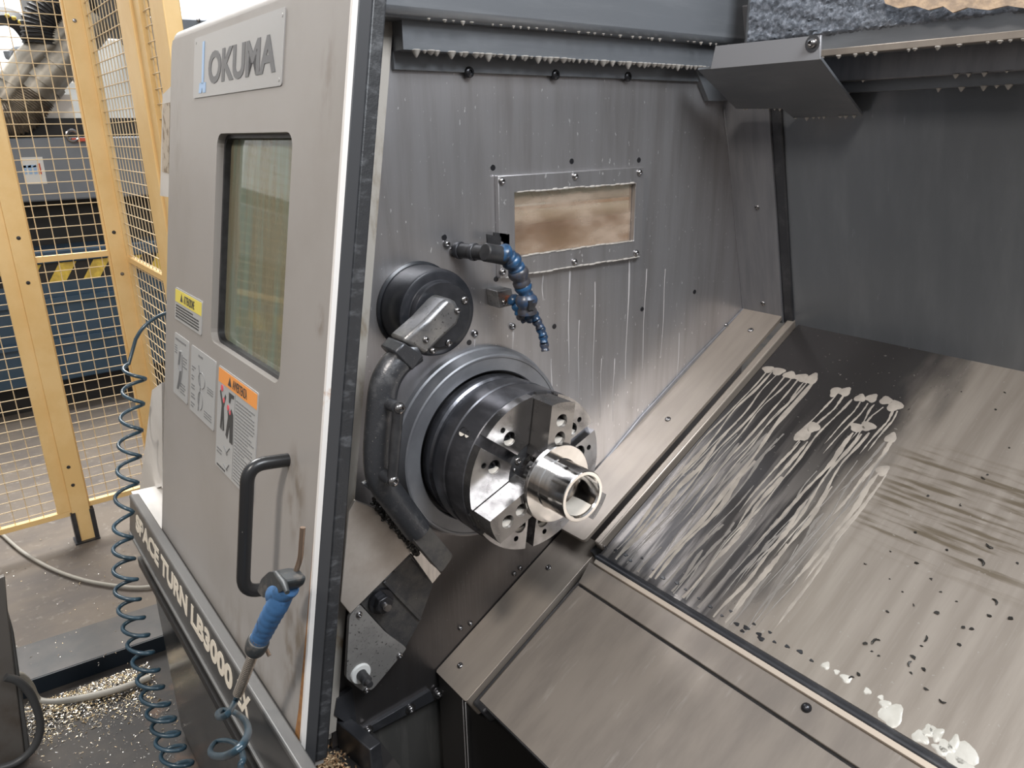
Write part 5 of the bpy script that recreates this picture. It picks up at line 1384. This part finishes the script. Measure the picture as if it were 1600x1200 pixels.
def chip_field(mb, n, fn, smin, smax):
    for _ in range(n):
        p = Vector(fn()); s = r8.uniform(smin, smax); a = r8.uniform(0, 6.3)
        e1 = Vector((math.cos(a), math.sin(a), r8.uniform(-.4, .5))) * s; e2 = Vector((-math.sin(a), math.cos(a), r8.uniform(-.5, .5))) * s * r8.uniform(.25, .6)
        up = Vector((0, 0, s * 0.25)); p.z += s * 0.4
        mb.add([p - e1 - e2, p + e1 - e2 * .6, p + e1 + e2, p - e1 + e2 * .7, p - e1 * .2 + up * 1.5], [(0, 1, 4), (1, 2, 4), (2, 3, 4), (3, 0, 4), (3, 2, 1, 0)])


cg = MB(); cs = MB()


def heap():
    t = r8.random(); q0 = Vector(onZ(35, 1118, FLOOR_Z)); q1 = Vector(onZ(226, 1046, FLOOR_Z))
    p = q0.lerp(q1, t); p.x += abs(r8.gauss(0, 0.07)); p.y += r8.uniform(-.02, .02); p.z = FLOOR_Z + max(0.0, 0.022 - abs(p.x - q0.x) * 0.18); return p


def spread(): 
    return onZ(r8.uniform(20, 290), 1090 + abs(r8.gauss(0, 70)), FLOOR_Z)


def on_deck(): return onZ(r8.uniform(-20, 200), r8.uniform(840, 1040), DECK_Z + 0.003)


chip_field(cg, 2200, heap, 0.0015, 0.005); chip_field(cg, 200, spread, 0.001, 0.004); chip_field(cg, 70, on_deck, 0.0015, 0.004)
chip_field(cs, 900, heap, 0.0012, 0.004); chip_field(cs, 420, spread, 0.001, 0.0035); chip_field(cs, 70, on_deck, 0.0012, 0.0035)
tag(part('brass_chips', cg, M['chip_gold'], None, fix=False, smooth=0), 'golden metal chips heaped along the foot of the dark step', 'metal chips', kind='stuff')
tag(part('steel_chips', cs, M['chip_silver'], None, fix=False, smooth=0), 'silvery metal chips scattered over the dark floor at lower left', 'metal chips', kind='stuff')
rc = MB()


def sillheap():
    a = r8.uniform(0, 6.3); k = abs(r8.gauss(0, 0.045)); c = onZ(500, 1192, -0.46)
    return Vector((c[0] + k * math.cos(a) * 1.3, c[1] + k * math.sin(a) * 0.5, -0.475 + max(0, 0.035 - k * 0.5) * r8.uniform(0.2, 1)))


chip_field(rc, 900, sillheap, 0.002, 0.005)
tag(part('rusty_chips', rc, M['chip_rust'], None, fix=False, smooth=0), 'rust brown chips piled at the lower right corner of the grey door', 'metal chips', kind='stuff')

dz_ = DECK_Z + 0.011
cp = [onZ(x, y, dz_) for x, y in ((-40, 800), (0, 832), (35, 862), (80, 888), (130, 906), (180, 915), (215, 918), (250, 915))]
tag(part('floor_cable', MB().tube(smoothpath(cp, 6), 0.0065, 10), M['cable_grey']), 'pale grey cable curving over the floor towards the coiled hose', 'cable')
cp = [Vector(onX(16, 1056, -1.30)), Vector(onX(32, 1056, -1.33)), Vector(onX(46, 1070, -1.36)), Vector(onZ(58, 1092, FLOOR_Z + 0.03)), Vector(onZ(80, 1097, FLOOR_Z + 0.02)), Vector(onZ(120, 1092, FLOOR_Z + 0.02)), Vector(onZ(180, 1078, FLOOR_Z + 0.02)), Vector(onZ(235, 1058, FLOOR_Z + 0.02))]
tag(part('floor_cable', MB().tube(smoothpath(cp, 6), 0.010, 10), M['cable_grey']), 'dull cable lying on the golden chips in front of the dark step', 'cable')
cp = [Vector(onX(*p, -1.18)) for p in ((8, 1058), (28, 1064), (46, 1082), (58, 1108), (63, 1135), (56, 1162), (38, 1183), (14, 1196), (-20, 1204))]
tag(part('looped_cable', MB().tube(smoothpath(cp, 6), 0.010, 10), M['cable_dark']), 'dark cable looping out from the brown steel bin', 'cable')
BN = thing('steel_bin', (-1.22, -0.78, FLOOR_Z), 'brown stained steel bin edge at the lower left border of the photo', 'bin')
q = FX([(-60, 930), (8, 900), (12, 950), (42, 1205), (-60, 1230)], -1.22)
part('bin_side', MB().plate(q, -1.236, -1.22), M['bin_steel'], BN, CH, bevel=0.003)
q = FX([(14, 962), (22, 990), (52, 1205), (42, 1205)], -1.222)
part('bin_rim', MB().plate(q, -1.26, -1.222), M['front_grey'], BN, CH, bevel=0.003)
